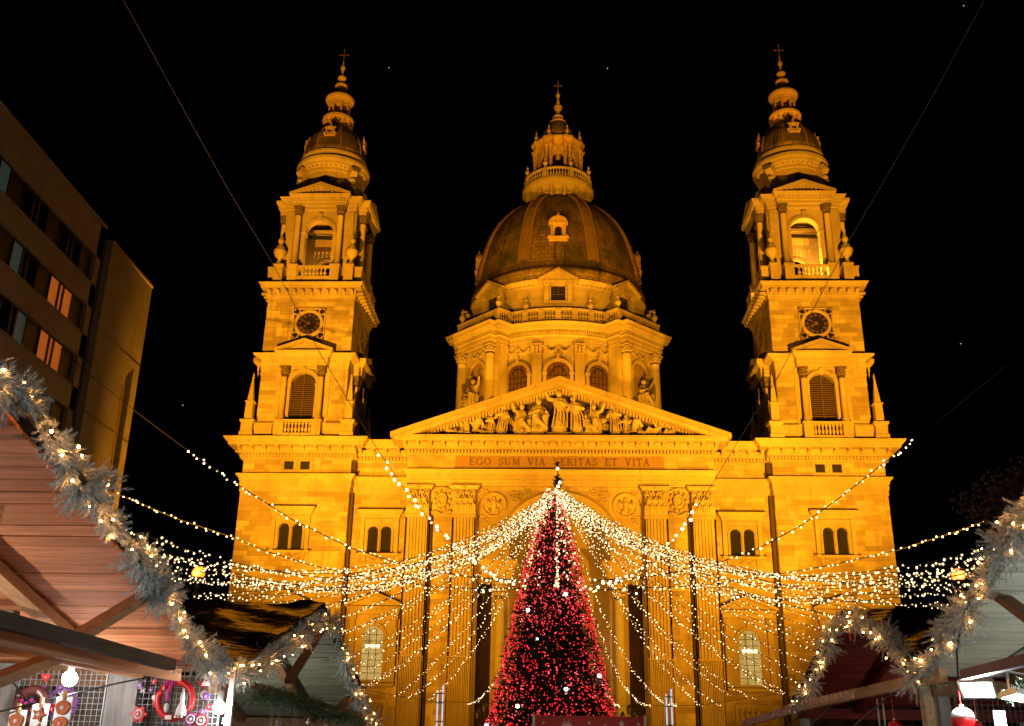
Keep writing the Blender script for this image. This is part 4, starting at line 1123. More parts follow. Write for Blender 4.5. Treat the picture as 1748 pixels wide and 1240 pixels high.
    for k in (0,1,3):
        m = Matrix.Rotation(k*PI/2,4,'Z'); g = MB()
        y0=-11.6
        g.box(-1.55,1.55,y0-.35,-10,65.0,65.6,m); g.box(-1.75,1.75,y0-.5,-10,65.5,65.7,m)
        for s_ in (-1,1):
            g.box(s_*1.05-.22,s_*1.05+.22,y0-.1,-9.5,65.7,68.2,m); g.lathe([(.14,65.7),(.12,68.0),(.18,68.2)],8,(s_*1.05,y0-.25,0),m=m); g.sphere((s_*1.4,y0-.1,65.95),.25,7,5,m=m)
        holed_wall(g,-.9,.9,65.7,68.3,y0+.05,-9.5,[(-.6,.6,65.7,67.3,True)],m)
        g.box(-1.45,1.45,y0-.4,-9,68.2,68.45,m); g.prism([(-1.6,68.4)]+arc(0,68.0,1.65,PI*.87,PI*.13,8)+[(1.6,68.4)],y0-.3,-8.5,m)
        g.lathe([(.3,69.4),(.4,69.6),(.2,69.8),(.28,70.0),(.1,70.2),(.01,70.6)],8,(0,y0+.1,0),m=m)
        c0 = m@Vector((0,-11.0,65.6)); g.v = [tuple(c0+(Vector(p)-c0)*.8) for p in g.v]; g.build('dormer','gilt2',base)
        q = MB(); q.box(-.6,.6,y0+.4,y0+.45,65.7,67.9,m); q.v = [tuple(c0+(Vector(p)-c0)*.8) for p in q.v]; q.build('dormer_opening','black',base)
    # gallery at the crown
    t = MB(); t.lathe([(4.6,75.6),(4.75,75.7),(4.75,76.0),(4.15,76.1),(4.05,77.6),(4.4,77.85),(4.9,78.1),(5.2,78.35),(5.3,78.6),(5.3,78.85),(5.1,79.0),(4.6,79.05),(3.0,79.1)],64)
    for k in range(16):
        a = PI/16+k*PI/8; m = Matrix.Rotation(a,4,'Z'); t.box(-.2,.2,-4.8,-3.9,76.2,78.05,m); t.sphere((0,-4.8,76.5),.22,6,5,m=m)
        m = Matrix.Rotation(a+PI/16,4,'Z'); t.sphere((0,-4.1,76.9),.42,8,6,sc=(1.1,.6,.55),m=m)
    t.lathe([(4.95,80.35),(5.02,80.4),(5.02,80.6),(4.75,80.62),(4.75,80.35)],64); t.lathe([(4.7,79.0),(5.0,79.0),(5.0,79.25),(4.75,79.25)],64)
    for k in range(8):
        a = PI/8+k*PI/4; m = Matrix.Rotation(a,4,'Z'); t.box(-.28,.28,-5.1,-4.65,79.1,80.6,m)
        if k not in (3,4):
            for q in range(8): baluster(t,0,-4.87,79.2,1.2,.12,Matrix.Rotation(a+PI/4*(q+1)/9,4,'Z'),6)
    t.build('crown_gallery','trim',base)
    um2 = mesh_of(urn_mb(1.9,.38),'urn','trim',True)
    for k in range(8):
        a = PI/8+k*PI/4; o = link('urn',um2,base); o.location = Matrix.Rotation(a,3,'Z')@Vector((0,-4.85,80.6))
    l = MB()
    for k in range(8):
        m = Matrix.Rotation(k*PI/4,4,'Z'); holed_wall(l,-1.26,1.26,79,86.0,-3.0,-2.6,[(-.8,.8,80.0,83.4,True)],m)
        arch_band(l,0,83.4,.82,1.0,-3.12,-2.98,m); l.box(-.12,.12,-3.25,-3.0,84.3,84.8,m)
        for q in range(5): l.sphere((-.5+.25*q,-3.08,85.2-.1*math.sin(PI*q/4)),.14,5,4,m=m)
        m = Matrix.Rotation(k*PI/4+PI/8,4,'Z')
        for s_ in (-1,1):
            l.lathe([(.22,79.5),(.16,79.7),(.13,84.3),(.2,84.35)],8,(s_*.34,-3.65,0),m=m); l.lathe([(.16,84.35),(.2,84.7),(.3,85.2),(.32,85.3)],8,(s_*.34,-3.65,0),m=m)
        l.box(-.62,.62,-3.85,-2.9,79.0,79.7,m); l.box(-.62,.62,-3.8,-2.8,85.3,86.0,m); l.box(-.72,.72,-4.05,-2.8,86.3,86.7,m); l.box(-.66,.66,-3.9,-2.8,86.0,86.3,m)
    l.lathe([(3.2,85.9),(3.3,86.2),(3.55,86.5),(3.65,86.7),(3.65,86.85),(2.9,86.95)],48); l.lathe([(2.7,86.9),(2.7,87.6),(2.5,87.7)],48)
    l.lathe([(.5,79),(.5,86)],12)
    l.build('dome_lantern','gilt2',base)
    for k in range(8):
        a = PI/8+k*PI/4; o = link('urn',um2,base); o.location = Matrix.Rotation(a,3,'Z')@Vector((0,-3.5,86.75)); o.scale=(.8,.8,1.15)
    s = MB(); pr=[(2.6,87.6),(2.5,88.4),(2.25,89.3),(1.8,90.2),(1.25,90.9),(.9,91.2)]; s.lathe(pr,32); s.uv=[(math.atan2(y,x)*2.6,z) for x,y,z in s.v]; s.build('lantern_cupola','copper',base,smooth=True)
    f = MB(); f.lathe([(1.1,91.1),(1.2,91.3),(1.1,91.5),(.75,91.7),(.65,92.0),(.8,92.2),(.7,92.4),(.42,92.7),(.28,93.0),(.3,93.3),(.52,93.6),(.66,94.0),(.62,94.2),(.3,94.35),(.25,94.6),(.3,94.9),(.2,95.3),(.16,95.7),(.25,95.9),(.34,96.2),(.3,96.45),(.12,96.6),(.07,97.1)],16); f.build('finial','gilt2',base)
    for k in range(8):
        m = Matrix.Rotation(PI/8+k*PI/4,4,'Z')
    c = MB(); c.box(-.07,.07,-.06,.06,97.0,98.75); c.box(-.52,.52,-.06,.06,97.95,98.08)
    for p in ((0,98.8),(-.56,98.0),(.56,98.0)): c.sphere((p[0],0,p[1]),.11,6,4)
    c.build('cross','gilt',base)
M['drumglass'] = plain('leaded_glass', (.16,.09,.05), .35, var=.5, scale=3)
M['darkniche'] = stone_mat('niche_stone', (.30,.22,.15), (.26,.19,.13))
make_dome()
# the long body of the church behind the facade
bd = MB(); bd.box(-16.5,16.5,1.8,40,0,24.5); bd.prism([(-14,24.5),(14,24.5),(0,29.0)],2.0,36); bd.build('nave','stone',church)
# ================================================================ ground, floodlights
def fix(m, **k): return m
M['paving'] = stone_mat('square_paving', (.16,.14,.12), (.10,.09,.08))
g = MB(); g.add([(-400,-400,0),(400,-400,0),(400,600,0),(-400,600,0)],[(0,1,2,3)]); g.build('ground','paving',kind='structure')
# ---------------------------------------------------------------- office building on the left
M['concrete'] = stone_mat('office_concrete', (.37,.34,.31), (.33,.31,.28), dirt_amt=.35, var=.15)
M['winglass'] = plain('office_glass', (.015,.02,.022), .04, var=.3, bumpy=0)
M['winlit'] = emit('lit_office_ceiling', (.30,.36,.62), .22, vary=.4)
M['winreflect'] = emit('church_reflection_glow', (1,.17,.004), .24, vary=.4)  # orange reflection of the church, put into the panes as a glow
M['wincurtain'] = emit('dim_office_room', (.20,.36,.30), .07, base=(.05,.06,.06))
def office():
    b = empty('office_building', (-25,-60,0), label='grey concrete office block with long bands of windows at the left edge', cat='office building')
    Y0, Y1 = -40.0, 24.4         # local y of the two ends
    zb = [(26.15-2.88*k-1.62, 26.15-2.88*k) for k in range(9)]
    w_ = MB(); z = 28.05
    for lo, hi in zb:
        w_.box(-14, 0, Y0, Y1, hi, z) if False else w_.box(-.3, 0, Y0, Y1, hi, z); z = lo
    w_.box(-.3,0,Y0,Y1,0,z); w_.box(-.35,-.0,Y1-.55,Y1+.0,0,28.04)
    w_.box(-14,-.35,Y1-.3,Y1,0,28.0); w_.box(-14,-.3,Y0,Y1,27.9,28.04); w_.box(-14,-13.7,Y0,Y1,0,27.9)
    for k in range(9): w_.box(-.0,.04,Y0+6.7*k-.012,Y0+6.7*k+.012,0,28) if False else None
    w_.build('wall','concrete',b)
    cp = MB(); cp.box(-.5,.06,Y0,Y1+.05,28.04,28.2)
    cp.build('parapet','concrete',b)
    s = MB()
    for lo, hi in zb: s.box(-.3,.07,Y0,Y1-.5,lo-.06,lo)
    so = s.build('sill','concrete',b)
    gr = random.Random(5)
    for r_, (lo, hi) in enumerate(zb[:6]):
        y = Y1-.62; k = 0
        while y > -13:
            # a group: wide pane, narrow pane, wide pane, then a dark infill panel
            for q, wd in ((3,1.25),(0,1.0),(1,.45),(2,1.0)):
                ya, yb = y-wd, y
                if q == 3:
                    p = MB(); p.box(-.28,-.2,ya,yb,lo,hi); p.build('infill_panel','iron',b)
                else:
                    f = MB(); t_=.07
                    f.box(-.26,-.14,ya,ya+t_,lo,hi); f.box(-.26,-.14,yb-t_,yb,lo,hi); f.box(-.26,-.14,ya+t_,yb-t_,lo,lo+t_); f.box(-.26,-.14,ya+t_,yb-t_,hi-t_,hi)
                    fo = f.build('window','iron',b)
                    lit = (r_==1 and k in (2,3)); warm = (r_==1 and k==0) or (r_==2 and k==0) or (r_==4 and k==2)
                    pn = MB(); pn.box(-.22,-.2,ya+t_,yb-t_,lo+t_,hi-t_); pn.build('pane','winreflect' if warm else 'winlit' if lit else ('wincurtain' if gr.random()<.4 else 'winglass'),fo)
                y = ya
            k += 1
    # lower end block
    c = empty('stair_block', (-25,-31.6,0), label='blank concrete stair block with a thin pipe beyond the office building', cat='building')
    w2 = MB(); w2.box(-10,0,-2.9,3.0,0,27.75); w2.build('wall','concrete',c)
    cp = MB(); cp.box(-10.1,.06,-2.95,3.05,27.75,27.9); cp.build('parapet','concrete',c)
    for z in (22.6,17.9): q = MB(); q.box(-.0,.012,-2.9,3.0,z,z+.05); q.build('joint','iron',c)
    pp = MB(); pp.tube([(.12,1.1,0),(.12,1.1,20.9)],.05,6); pp.tube([(.12,.8,0),(.12,.8,20.7)],.04,6); pp.build('pipe','pipeshade',c)
office()

# ---------------------------------------------------------------- floodlight masts (outside the picture) and roof floods
for s_ in (-1,1):
    sd = 'left' if s_<0 else 'right'
    floodlight(s_*22.6,-46,3,(s_*21.5,0,36),FL_TOWER,R(60),radius=.08 if s_<0 else .3,door=(-24.5,-22.80,-44.5) if s_<0 else None,label='floodlight on a mast at the %s of the square, trained on the %s tower'%(sd,sd))
    floodlight(s_*20,-29,1.6,(s_*4.5,0,21),FL_FRONT,R(74),label='floodlight on a mast at the %s, trained on the pediment'%sd)
    floodlight(s_*9.5,22,29.5,(s_*3,40,58),FL_DOME,R(85),label='floodlight behind the pediment, %s of the ridge, trained on the dome'%sd,mast=False)
    floodlight(s_*16,6,27.6,(s_*6,42,52),FL_DOME*.8,R(60),label='floodlight on the roof beside the %s tower, trained on the drum'%sd,mast=False)
def lamp(parent, loc, power, color, radius=.08):
    L = bpy.data.lights.new('lamp_light','POINT'); L.energy=power; L.color=color; L.shadow_soft_size=radius
    o = bpy.data.objects.new('lamp_light',L); COL.objects.link(o); o.parent=parent; o.location=loc; return o
M["lampwarm"] = emit("belfry_lamp_glow",(1,.55,.15),12)
for tw,pw in ((tower,3400),(t2,500)):
    q = MB(); q.lathe([(.12,0),(.2,.1),(.2,.3),(.05,.38)],10,(-.2,-1.2,42.12)); q.build('belfry_lamp','lampwarm',tw)
    lamp(tw,(-.2,-1.2,43.0),pw,(1,.4,.03),.15)
lamp(church,(0,1.6,9.5),260,(1,.78,.45),.3)
lg = MB(); lg.lathe([(.05,.5),(.3,.35),(.32,-.2),(.1,-.45)],8,(0,1.6,10.2)); lg.tube([(0,1.6,10.7),(0,1.6,16)],.02); lg.build('portal_lantern','iron',church)
M['sodium'] = emit('orange_lamp_globe', (1,.17,.004), 3.2)
M['wire'] = plain('black_cable', (.012,.012,.012), .6, bumpy=0)
M['bulb'] = emit('warm_fairy_bulb', (1,.70,.34), 3.4, vary=.75)
M['greycable'] = plain('grey_cable', (.45,.43,.40), .6, bumpy=0)
M['bulbwarm'] = emit('warm_white_bulb', (1,.70,.34), 5.0, vary=.5)

# ---------------------------------------------------------------- strings of light
def hang(A, B, sag, n=40):
    A = Vector(A); B = Vector(B); out = []
    for i in range(n+1):
        t = i/n; p = A.lerp(B, t); p.z -= 4*sag*t*(1-t); out.append(p)
    return out
def light_string(path, label, group=None, step=.2, r=.0265, t0=0, t1=1, wire=.010, off=.075, mat='bulb', wmat='wire', name='light_string', parentloc=None, kink=0):
    root = empty(name, path[0], label=label, cat='light string', group=group)
    o0 = Vector(path[0]); P = [Vector(p)-o0 for p in path]
    w_ = MB(); w_.tube(P, wire, 4); w_.build('cable',wmat,root)
    L = [0]
    for i in range(1,len(P)): L.append(L[-1]+(P[i]-P[i-1]).length)
    b = MB(); s = L[-1]*t0+rnd.uniform(0,step)
    j = 0
    while s < L[-1]*t1:
        while j < len(L)-2 and L[j+1] < s: j += 1
        f = (s-L[j])/max(1e-6,L[j+1]-L[j]); p = P[j].lerp(P[j+1], f)
        q = p+Vector((rnd.uniform(-off,off),rnd.uniform(-off,off),rnd.uniform(-off,off*.6)))
        b.ico(q, r*rnd.uniform(.75,1.2)) if r > .04 else b.octa(q, r*rnd.uniform(.7,1.25))
        s += step*rnd.uniform(.6,1.4)
    b.build('bulb_row',mat,root,kind='stuff')
    return root
TOP = (-.25,-40,12.5)
GL = 'strings of fairy lights fanning out from the tree top'
pts = []
for k in range(30):
    t = k/29; y = -68+41*t**1.3; pts.append((y, 4.75-.45*t**.6))
ordn = ['first','second','third','fourth','fifth','sixth','seventh','eighth','ninth','tenth','eleventh','twelfth','thirteenth','fourteenth','fifteenth','sixteenth','seventeenth','eighteenth','nineteenth','twentieth','twenty-first','twenty-second','twenty-third','twenty-fourth','twenty-fifth','twenty-sixth','twenty-seventh','twenty-eighth','twenty-ninth','thirtieth']
RING = [(0,8.3,-67,5.2),(.22,10.0,-60,5.9),(.5,12.2,-50,6.1),(.72,12.4,-40,5.3),(.88,10.6,-32,4.5),(1,7.2,-27,4.1)]
def ring_at(t):
    for (t0,*p),(t1,*q) in zip(RING,RING[1:]):
        if t <= t1: f = (t-t0)/(t1-t0); return tuple(u+(v-u)*f for u,v in zip(p,q))
for s_ in (-1,1):
    sd = 'left' if s_<0 else 'right'
    for k in range(30):
        t = (k/29)**.82
        x_, y, z = ring_at(t)
        E = (s_*(x_+rnd.uniform(-.25,.35)), y+rnd.uniform(-.4,.4), z+rnd.uniform(-.25,.25))
        d = math.dist(TOP,E)
        light_string(hang((TOP[0]+s_*.15,TOP[1],TOP[2]-rnd.uniform(0,.6)),E,d*d*.0024*rnd.uniform(.75,1.35)+.45), 'fairy light string %s of the tree, %s counting from the church'%(sd,ordn[29-k]), GL, step=.17)
for k,(x,y) in enumerate(((-5.2,-24.5),(-2.6,-23),(3.3,-23.5),(4.9,-24.3),(6.2,-26.3))):
    light_string(hang(TOP,(x,y,4.15),2.3), 'fairy light string behind the tree, %s from the left'%ordn[k], GL, step=.15)
light_string(hang(TOP,(-.34,-50,6.75),.9),'bright fairy light string hanging down the middle of the front of the tree','',step=.14,r=.034)
hw = MB(); hw.tube([(-.34,-50,6.75),(-.34,-50,4.5),(-.34,-50,2.72)],.005,4); tag(hw.build('hanger_wire','wire'),label='thin wire tying the bright front string down to the red banner',cat='wire')
CAB = dict(
 U1L=[(-14.34,-58.27,24.08),(-12.98,-56.35,21.77),(-11.53,-54.33,19.35),(-10.28,-52.58,17.45),(-8.76,-50.44,14.76),(-7.08,-48.08,12.18),(-6.10,-46.71,10.86),(-5.20,-45.44,9.90),(-4.05,-43.83,8.95),(-2.73,-41.98,8.35),(-1.57,-40.35,8.18)],
 U1R=[(13.44,-57.14,24.57),(12.23,-55.50,22.39),(10.98,-53.80,20.32),(9.83,-52.24,18.46),(7.70,-49.33,14.53),(5.43,-46.24,11.05),(4.22,-44.59,9.36),(3.39,-43.45,8.64),(2.09,-41.68,8.21),(0.93,-40.10,8.24)],
 U2L=[(-25,-38.0,20.0),(-23.27,-38.03,18.6),(-20.78,-38.09,16.8),(-18.02,-38.14,14.89),(-15.42,-38.19,13.22),(-12.45,-38.25,11.44),(-9.62,-38.31,10.15),(-6.90,-38.37,9.33),(-4.24,-38.42,8.90),(-1.88,-38.47,8.73)],
 U2R=[(26,-38,23.3),(22.04,-38.06,20.0),(18.66,-38.13,17.3),(14.75,-38.20,14.34),(12.72,-38.24,12.8),(10.74,-38.28,11.4),(8.57,-38.33,10.25),(6.19,-38.37,9.4),(3.58,-38.42,8.98),(1.24,-38.47,8.77)],
 U3L=[(-25,-31.1,14.6),(-23.78,-31.37,14.2),(-20.14,-32.47,12.72),(-16.93,-33.44,11.63),(-14.54,-34.17,10.69),(-12.27,-34.86,9.96),(-8.90,-35.88,9.16),(-5.44,-36.93,8.63),(-1.89,-38.00,8.45)],
 U3R=[(27,-30.5,14.9),(23.86,-31.34,13.93),(20.02,-32.48,12.44),(16.34,-33.57,11.17),(12.87,-34.60,10.25),(9.28,-35.67,9.48),(6.41,-36.52,8.92),(1.25,-38.06,8.42)])
light_string([(-19.5,-65.5,31.5)]+CAB['U1L'],'long cable from upper left across the left tower, bulbs on its lower end','long cables with bulbs across the square',.3,.062,.74,1,.017,.11,'bulbwarm','greycable')
light_string([(18.5,-64.5,32)]+CAB['U1R'],'long cable from upper right across the right tower, bulbs on its lower end','long cables with bulbs across the square',.3,.062,.8,1,.017,.11,'bulbwarm','greycable')
light_string(CAB['U2L'],'middle long cable from the office building past the small vents of the left tower','long cables with bulbs across the square',.3,.05,.33,1,.022,.1,'bulbwarm')
light_string(CAB['U2R'],'middle long cable rising to the right past the window of the right tower','long cables with bulbs across the square',.3,.05,.42,1,.022,.1,'bulbwarm')
light_string(CAB['U3L'],'lowest long cable leaving the stair block under the window of the left tower','long cables with bulbs across the square',.34,.048,.03,1,.02,.1,'bulbwarm')
light_string(CAB['U3R'],'lowest long cable to the right of the right tower passing the street lamp','long cables with bulbs across the square',.34,.048,.1,1,.02,.1,'bulbwarm')

# ---------------------------------------------------------------- Christmas tree
M['fir'] = plain('dark_fir_needles', (.018,.04,.018), .7, var=.6, scale=1.5)
M['bark'] = plain('bark', (.08,.055,.035), .9)
M['redbulb'] = emit('red_bulb', (1,.008,.022), 1.1, vary=.75)
M['pinkbulb'] = emit('pink_red_bulb', (1,.07,.10), 2.6, vary=.5)
M['whiteball'] = emit('white_flash_ball', (.8,.95,1), 6)
def xmas_tree():
    X,Y = -.5,-40.0
    root = empty('christmas_tree',(X,Y,0),label='tall slim fir covered in red lights in front of the basilica door',cat='christmas tree')
    g = random.Random(3)
    tr = MB(); tr.lathe([(.3,0),(.22,5),(.06,12.4)],10); tr.build('trunk','bark',root)
    def rad(z): return .28+(12.45-z)*.228 if z<12.2 else .3*(12.6-z)/.4
    fo = MB()
    fo.lathe([(rad(1.2)*.78,1.0),(rad(5)*.8,5),(rad(9)*.8,9),(rad(12)*.7,12),(.02,12.5)],28)
    n = 15000
    for k in range(n):
        z = 1.0+11.5*(1-math.sqrt(g.random()))**1.0; z = min(z,12.45)
        a = g.uniform(0,2*PI); tuft = .10*math.sin(a*7+z*4)+.08*math.sin(a*13-z*9)
        r1 = rad(z)*(1+tuft*.5)+g.uniform(-.25,.14)
        p = Vector((r1*math.cos(a),r1*math.sin(a),z)); d = Vector((math.cos(a)+g.uniform(-.5,.5),math.sin(a)+g.uniform(-.5,.5),g.uniform(-.5,.35))).normalized()
        L = g.uniform(.12,.32); s = Vector((-d.y,d.x,g.uniform(-.6,.6))).normalized()*g.uniform(.02,.05)
        fo.add([p-d*L*.3-s,p-d*L*.3+s,p+d*L],[(0,1,2)])
    for k in range(420):      # longer boughs that break the outline
        z = 1.0+11.2*(1-math.sqrt(g.random())); a = g.uniform(0,2*PI); r0 = rad(z)*.9; L = g.uniform(.18,.42)
        dz = g.uniform(-.1,.25); 
        for q in range(16):
            f = q/16; c = Vector(((r0+L*f)*math.cos(a),(r0+L*f)*math.sin(a),z+dz*f)); e = Vector((math.cos(a)+g.uniform(-1,1),math.sin(a)+g.uniform(-1,1),g.uniform(-.8,.8))).normalized()*.13*(1-.4*f)
            s = Vector((-e.y,e.x,g.uniform(-.1,.1))).normalized()*.022; fo.add([c-s,c+s,c+e],[(0,1,2)])
    fo.build('foliage','fir',root,kind='stuff')
    rb = MB(); pk = MB()
    for k in range(8400):
        z = 1.2+11.3*(1-math.sqrt(g.random())) if k < 5800 else g.uniform(6.5,12.45); a = g.uniform(0,2*PI)
        if g.random() < .75: a = round(a/(2*PI/46))*(2*PI/46)+g.gauss(0,.035)
        if math.sin(a) > .45: continue
        r1 = rad(z)*(1+.05*math.sin(a*7+z*4))+.13
        (pk if g.random()<.1 else rb).octa((r1*math.cos(a),r1*math.sin(a),z), g.uniform(.017,.038))
    rb.build('red_lights','redbulb',root,kind='stuff'); pk.build('pink_lights','pinkbulb',root,kind='stuff')
    wb = MB()
    for k in range(170):      # warm strings lying down the top of the tree
        t = g.random()**1.4; z = 12.5-4.6*t; a = -PI/2+ (g.choice((-.9,-.45,.5,.95))+g.gauss(0,.07)); r1 = rad(z)+.2
        wb.octa((r1*math.cos(a),r1*math.sin(a),z),.032)
    wb.build('warm_lights','bulb',root,kind='stuff')
    # flashing white balls, by height and bearing
    for z,x in ((7.75,.55),(7.1,-1.0),(4.55,1.9),(3.95,.55),(3.3,-1.35),(2.6,-2.75),(5.9,-.6)):
        r1 = rad(z)+.22; xx = max(-r1+.1,min(r1-.1,x)); q = MB(); q.ico((0,0,0),.085 if z!=5.9 else .05); o = q.build('flash_ball','whiteball',root,smooth=True); o.location=(xx,-math.sqrt(r1*r1-xx*xx),z)
    # dark branch star on the top with three bulbs
    st = empty('tree_topper',(X+.22,Y,12.5),label='dark twiggy topper with white bulbs on the tip of the fir',cat='tree topper')
    tp = MB(); tp.tube([(0,0,0),(.02,0,.5),(0,0,1.3)],.03,5)
    for k in range(90):
        z = g.uniform(.05,.62) if k<75 else g.uniform(1.0,1.25); a = g.uniform(0,2*PI); L = (.3-.28*abs(z-.3)) if k<75 else .16
        tp.add([(0,0,z-.03),(0,0,z+.05),(L*math.cos(a),L*math.sin(a),z+g.uniform(-.08,.2))],[(0,1,2)])
    tp.build('branch_star','fir',st)
    for p in ((.02,-.2,.12),(.1,-.2,.3),(.0,-.12,.95)): q = MB(); q.ico((0,0,0),.075); o=q.build('bulb','bulbwarm',st); o.location=p
xmas_tree()
# ---------------------------------------------------------------- red banner at the foot of the tree
M['bannerred'] = plain('red_banner_print', (.45,.03,.02), .6, var=.15)
M['whitepaint'] = plain('white_paint', (.7,.68,.65), .6)
M['bannerlight'] = plain('pale_print', (.75,.55,.5), .6)
def banner():
    b = empty('banner_wall',(.7,-50,0),label='red banner board with white gift box and stars under the tree',cat='banner')
    q = MB(); q.box(-1.72,1.72,-.04,.04,.3,2.72); q.build('panel','bannerred',b)
    for s_ in (-1,1): q = MB(); q.box(s_*1.76-.04,s_*1.76+.04,-.06,.06,0,2.76); q.build('post','whitepaint',b)
    gf = MB(); x=-.72; gf.box(x-.13,x+.13,-.055,-.045,2.22,2.3); gf.box(x-.15,x+.15,-.056,-.045,2.42,2.48)
    for a,c_ in ((x-.14,x-.11),(x+.11,x+.14),(x-.02,x+.02)): gf.box(a,c_,-.057,-.045,2.2,2.48)
    for s_ in (-1,1): gf.tube([(x,-.05,2.49),(x+s_*.09,-.05,2.6),(x+s_*.13,-.05,2.53),(x,-.05,2.49)],.014,5)
    gf.build('gift_print','bannerlight',b)
    for x,z,r_ in ((1.02,2.5,.13),(0,2.52,.07),(-1.45,2.5,.06),(1.55,2.5,.07),(.5,2.45,.05)):
        pl_=[]
        for k in range(10): rr = r_ if k%2==0 else r_*.42; pl_.append((x+rr*math.sin(k*PI/5),z+rr*math.cos(k*PI/5)))
        st = MB(); st.prism(pl_,-.052,-.045); st.build('star_print','bannerlight',b)
banner()
l = empty('added_banner_light',(.6,-53.5,0),label='added unseen light below the picture brightening the red banner',cat='spotlight')  # lamp out of view, added to brighten the banner
q = MB(); q.box(-.1,.1,-.1,.1,0,.2); q.build('housing','iron',l); lamp(l,(0,0,.9),95,(1,.9,.8),.1)
l = empty('street_lamp',(-15,-66,0),label='added unseen orange lamp outside the picture lighting the office building',cat='street lamp')  # unseen lamp added to brighten the office wall and hut roofs
q = MB(); q.lathe([(.14,0),(.12,.8),(.06,1.0),(.05,7.2)],10); q.build('pole','iron',l); q = MB(); q.sphere((0,0,7.5),.2,14,10); q.build('globe','sodium',l,smooth=True); lamp(l,(.3,0,7.5),1500,(1,.45,.12),.15)
# ---------------------------------------------------------------- glowing masts that hold the strings, and the perimeter wire
M['acrylic'] = emit('glowing_acrylic', (.62,.72,1.0), .9)
for x,y,lb in ((-6.2,-30,'pale glowing mast left of the tree holding the light strings'),(5.35,-30,'pale glowing mast right of the tree holding the light strings')):
    m_ = empty('light_mast',(x,y,0),label=lb,cat='light mast')
    for dx in (-.13,.13): q = MB(); q.box(dx-.035,dx+.035,-.035,.035,0,4.6+dx); q.build('tube','acrylic',m_)
    for z in (1,2,3,3.9,4.35): q = MB(); q.box(-.2,.2,-.05,.05,z-.03,z+.03); q.build('crossbar','whitepaint',m_)
    q = MB(); q.box(-.25,.25,-.25,.25,0,.12); q.build('base','whitepaint',m_)
pw = MB(); pw.tube([(-x,y,z) for _,x,y,z in RING]+[(-4.5,-24.5,4.15),(0,-23,4.12),(4.9,-24.3,4.15)]+[(x,y,z) for _,x,y,z in RING[::-1]],.012,4)
tag(pw.build('guy_wire','wire'),label='thin wire round the square to which the string ends are tied',cat='wire')
# ---------------------------------------------------------------- street lamps
for x,y,z,lb in ((-13.0,-48.4,7.35,'orange street lamp left of the basilica above the dark roof'),(13.6,-48.0,7.6,'orange street lamp right of the basilica beside the garland')):
    l = empty('street_lamp',(x,y,0),label=lb,cat='street lamp')
    p = MB(); p.lathe([(.14,0),(.12,.8),(.06,1.0),(.05,z-.6),(.1,z-.5),(.05,z-.35)],10); p.tube([(0,0,z-.5),(0,0,z-.3)],.04); p.build('pole','iron',l)
    hd = MB(); hd.lathe([(.2,z-.28),(.24,z-.2),(.24,z-.16)],12); hd.build('lamp_base','iron',l); hd = MB(); hd.lathe([(.26,z+.22),(.2,z+.3),(.03,z+.42)],12); hd.build('lamp_cap','iron',l)
    q = MB(); q.sphere((0,0,z),.23,14,10); q.build('globe','sodium',l,smooth=True)
    lamp(l,(0,-.3,z),22,(1,.4,.05),.15)
# ---------------------------------------------------------------- cast iron candelabra before the door
for k,(x,lb) in enumerate(((-5.5,'black iron candelabrum lamp left of the church door'),(5.0,'black iron candelabrum lamp right of the church door'))):
    l = empty('candelabrum',(x,-6,0),label=lb,cat='lamp')
    p = MB(); p.lathe([(.35,0),(.35,.4),(.18,.6),(.12,1.5),(.1,3.3),(.16,3.4),(.08,3.6)],10); p.build('pole','iron',l)
    for s_ in (-1,0,1):
        h = 4.6 if s_==0 else 4.1; q = MB(); 
        q.tube([(0,0,3.5),(s_*.3,0,3.3),(s_*.48,0,3.6),(s_*.48,0,h-.3)],.035,5)
        q.lathe([(.05,h-.3),(.14,h-.25),(.17,h+.15),(.2,h+.18),(.1,h+.32),(.02,h+.45)],8,(s_*.48,0,0)); q.build('lantern','iron',l)
for s_ in (-1,1):
    q = MB(); x = s_*6.1
    q.tube([(x,-.6,14.6),(x,-1.2,14.7),(x,-1.2,14.2)],.03,5); q.lathe([(.06,14.2),(.22,14.0),(.24,13.4),(.1,13.2),(.03,12.9)],8,(x,-1.2,0)); q.build('hanging_lantern','iron',church)
    q = MB(); q.ico((x,-1.45,13.6),.09); q.build('lantern_bulb','whiteball',church)
# ---------------------------------------------------------------- dark, nearly bare tree on the right
M['leaf'] = plain('late_autumn_leaf', (.16,.12,.14), .7, var=.5)
def bare_tree(x,y,h,label,seed):
    r_ = empty('street_tree',(x,y,0),label=label,cat='tree'); g = random.Random(seed); w_ = MB(); lv = MB()
    def grow(p,d,L,r,n):
        q = p+d*L; mid = p.lerp(q,.5)+Vector((g.uniform(-.1,.1),g.uniform(-.1,.1),0))*L*.3
        w_.tube([p,mid,q],[r,r*.85,r*.7],5)
        if n <= 2:
            for k in range(9):
                c = p.lerp(q,g.random())+Vector((g.uniform(-.3,.3),g.uniform(-.3,.3),g.uniform(-.3,.3))); a = Vector((g.uniform(-1,1),g.uniform(-1,1),g.uniform(-1,1))).normalized()*.09; b_ = a.cross(Vector((g.uniform(-1,1),1,g.uniform(-1,1)))).normalized()*.06
                lv.add([c-a,c+b_,c+a,c-b_],[(0,1,2,3)])
        if n == 0: return
        for k in range(3 if n>1 else 2):
            e = Vector((g.uniform(-1,1),g.uniform(-1,1),g.uniform(-.2,.9))); grow(q,(d*.9+e*.75).normalized(),L*g.uniform(.62,.8),r*.62,n-1)
    grow(Vector((0,0,0)),Vector((0,0,1)),h*.32,.2,6)
    w_.build('trunk','bark',r_); lv.build('leaves','leaf',r_,kind='stuff')
bare_tree(17.0,-48.5,11.5,'nearly bare dark tree right of the basilica behind the street lamp',4)
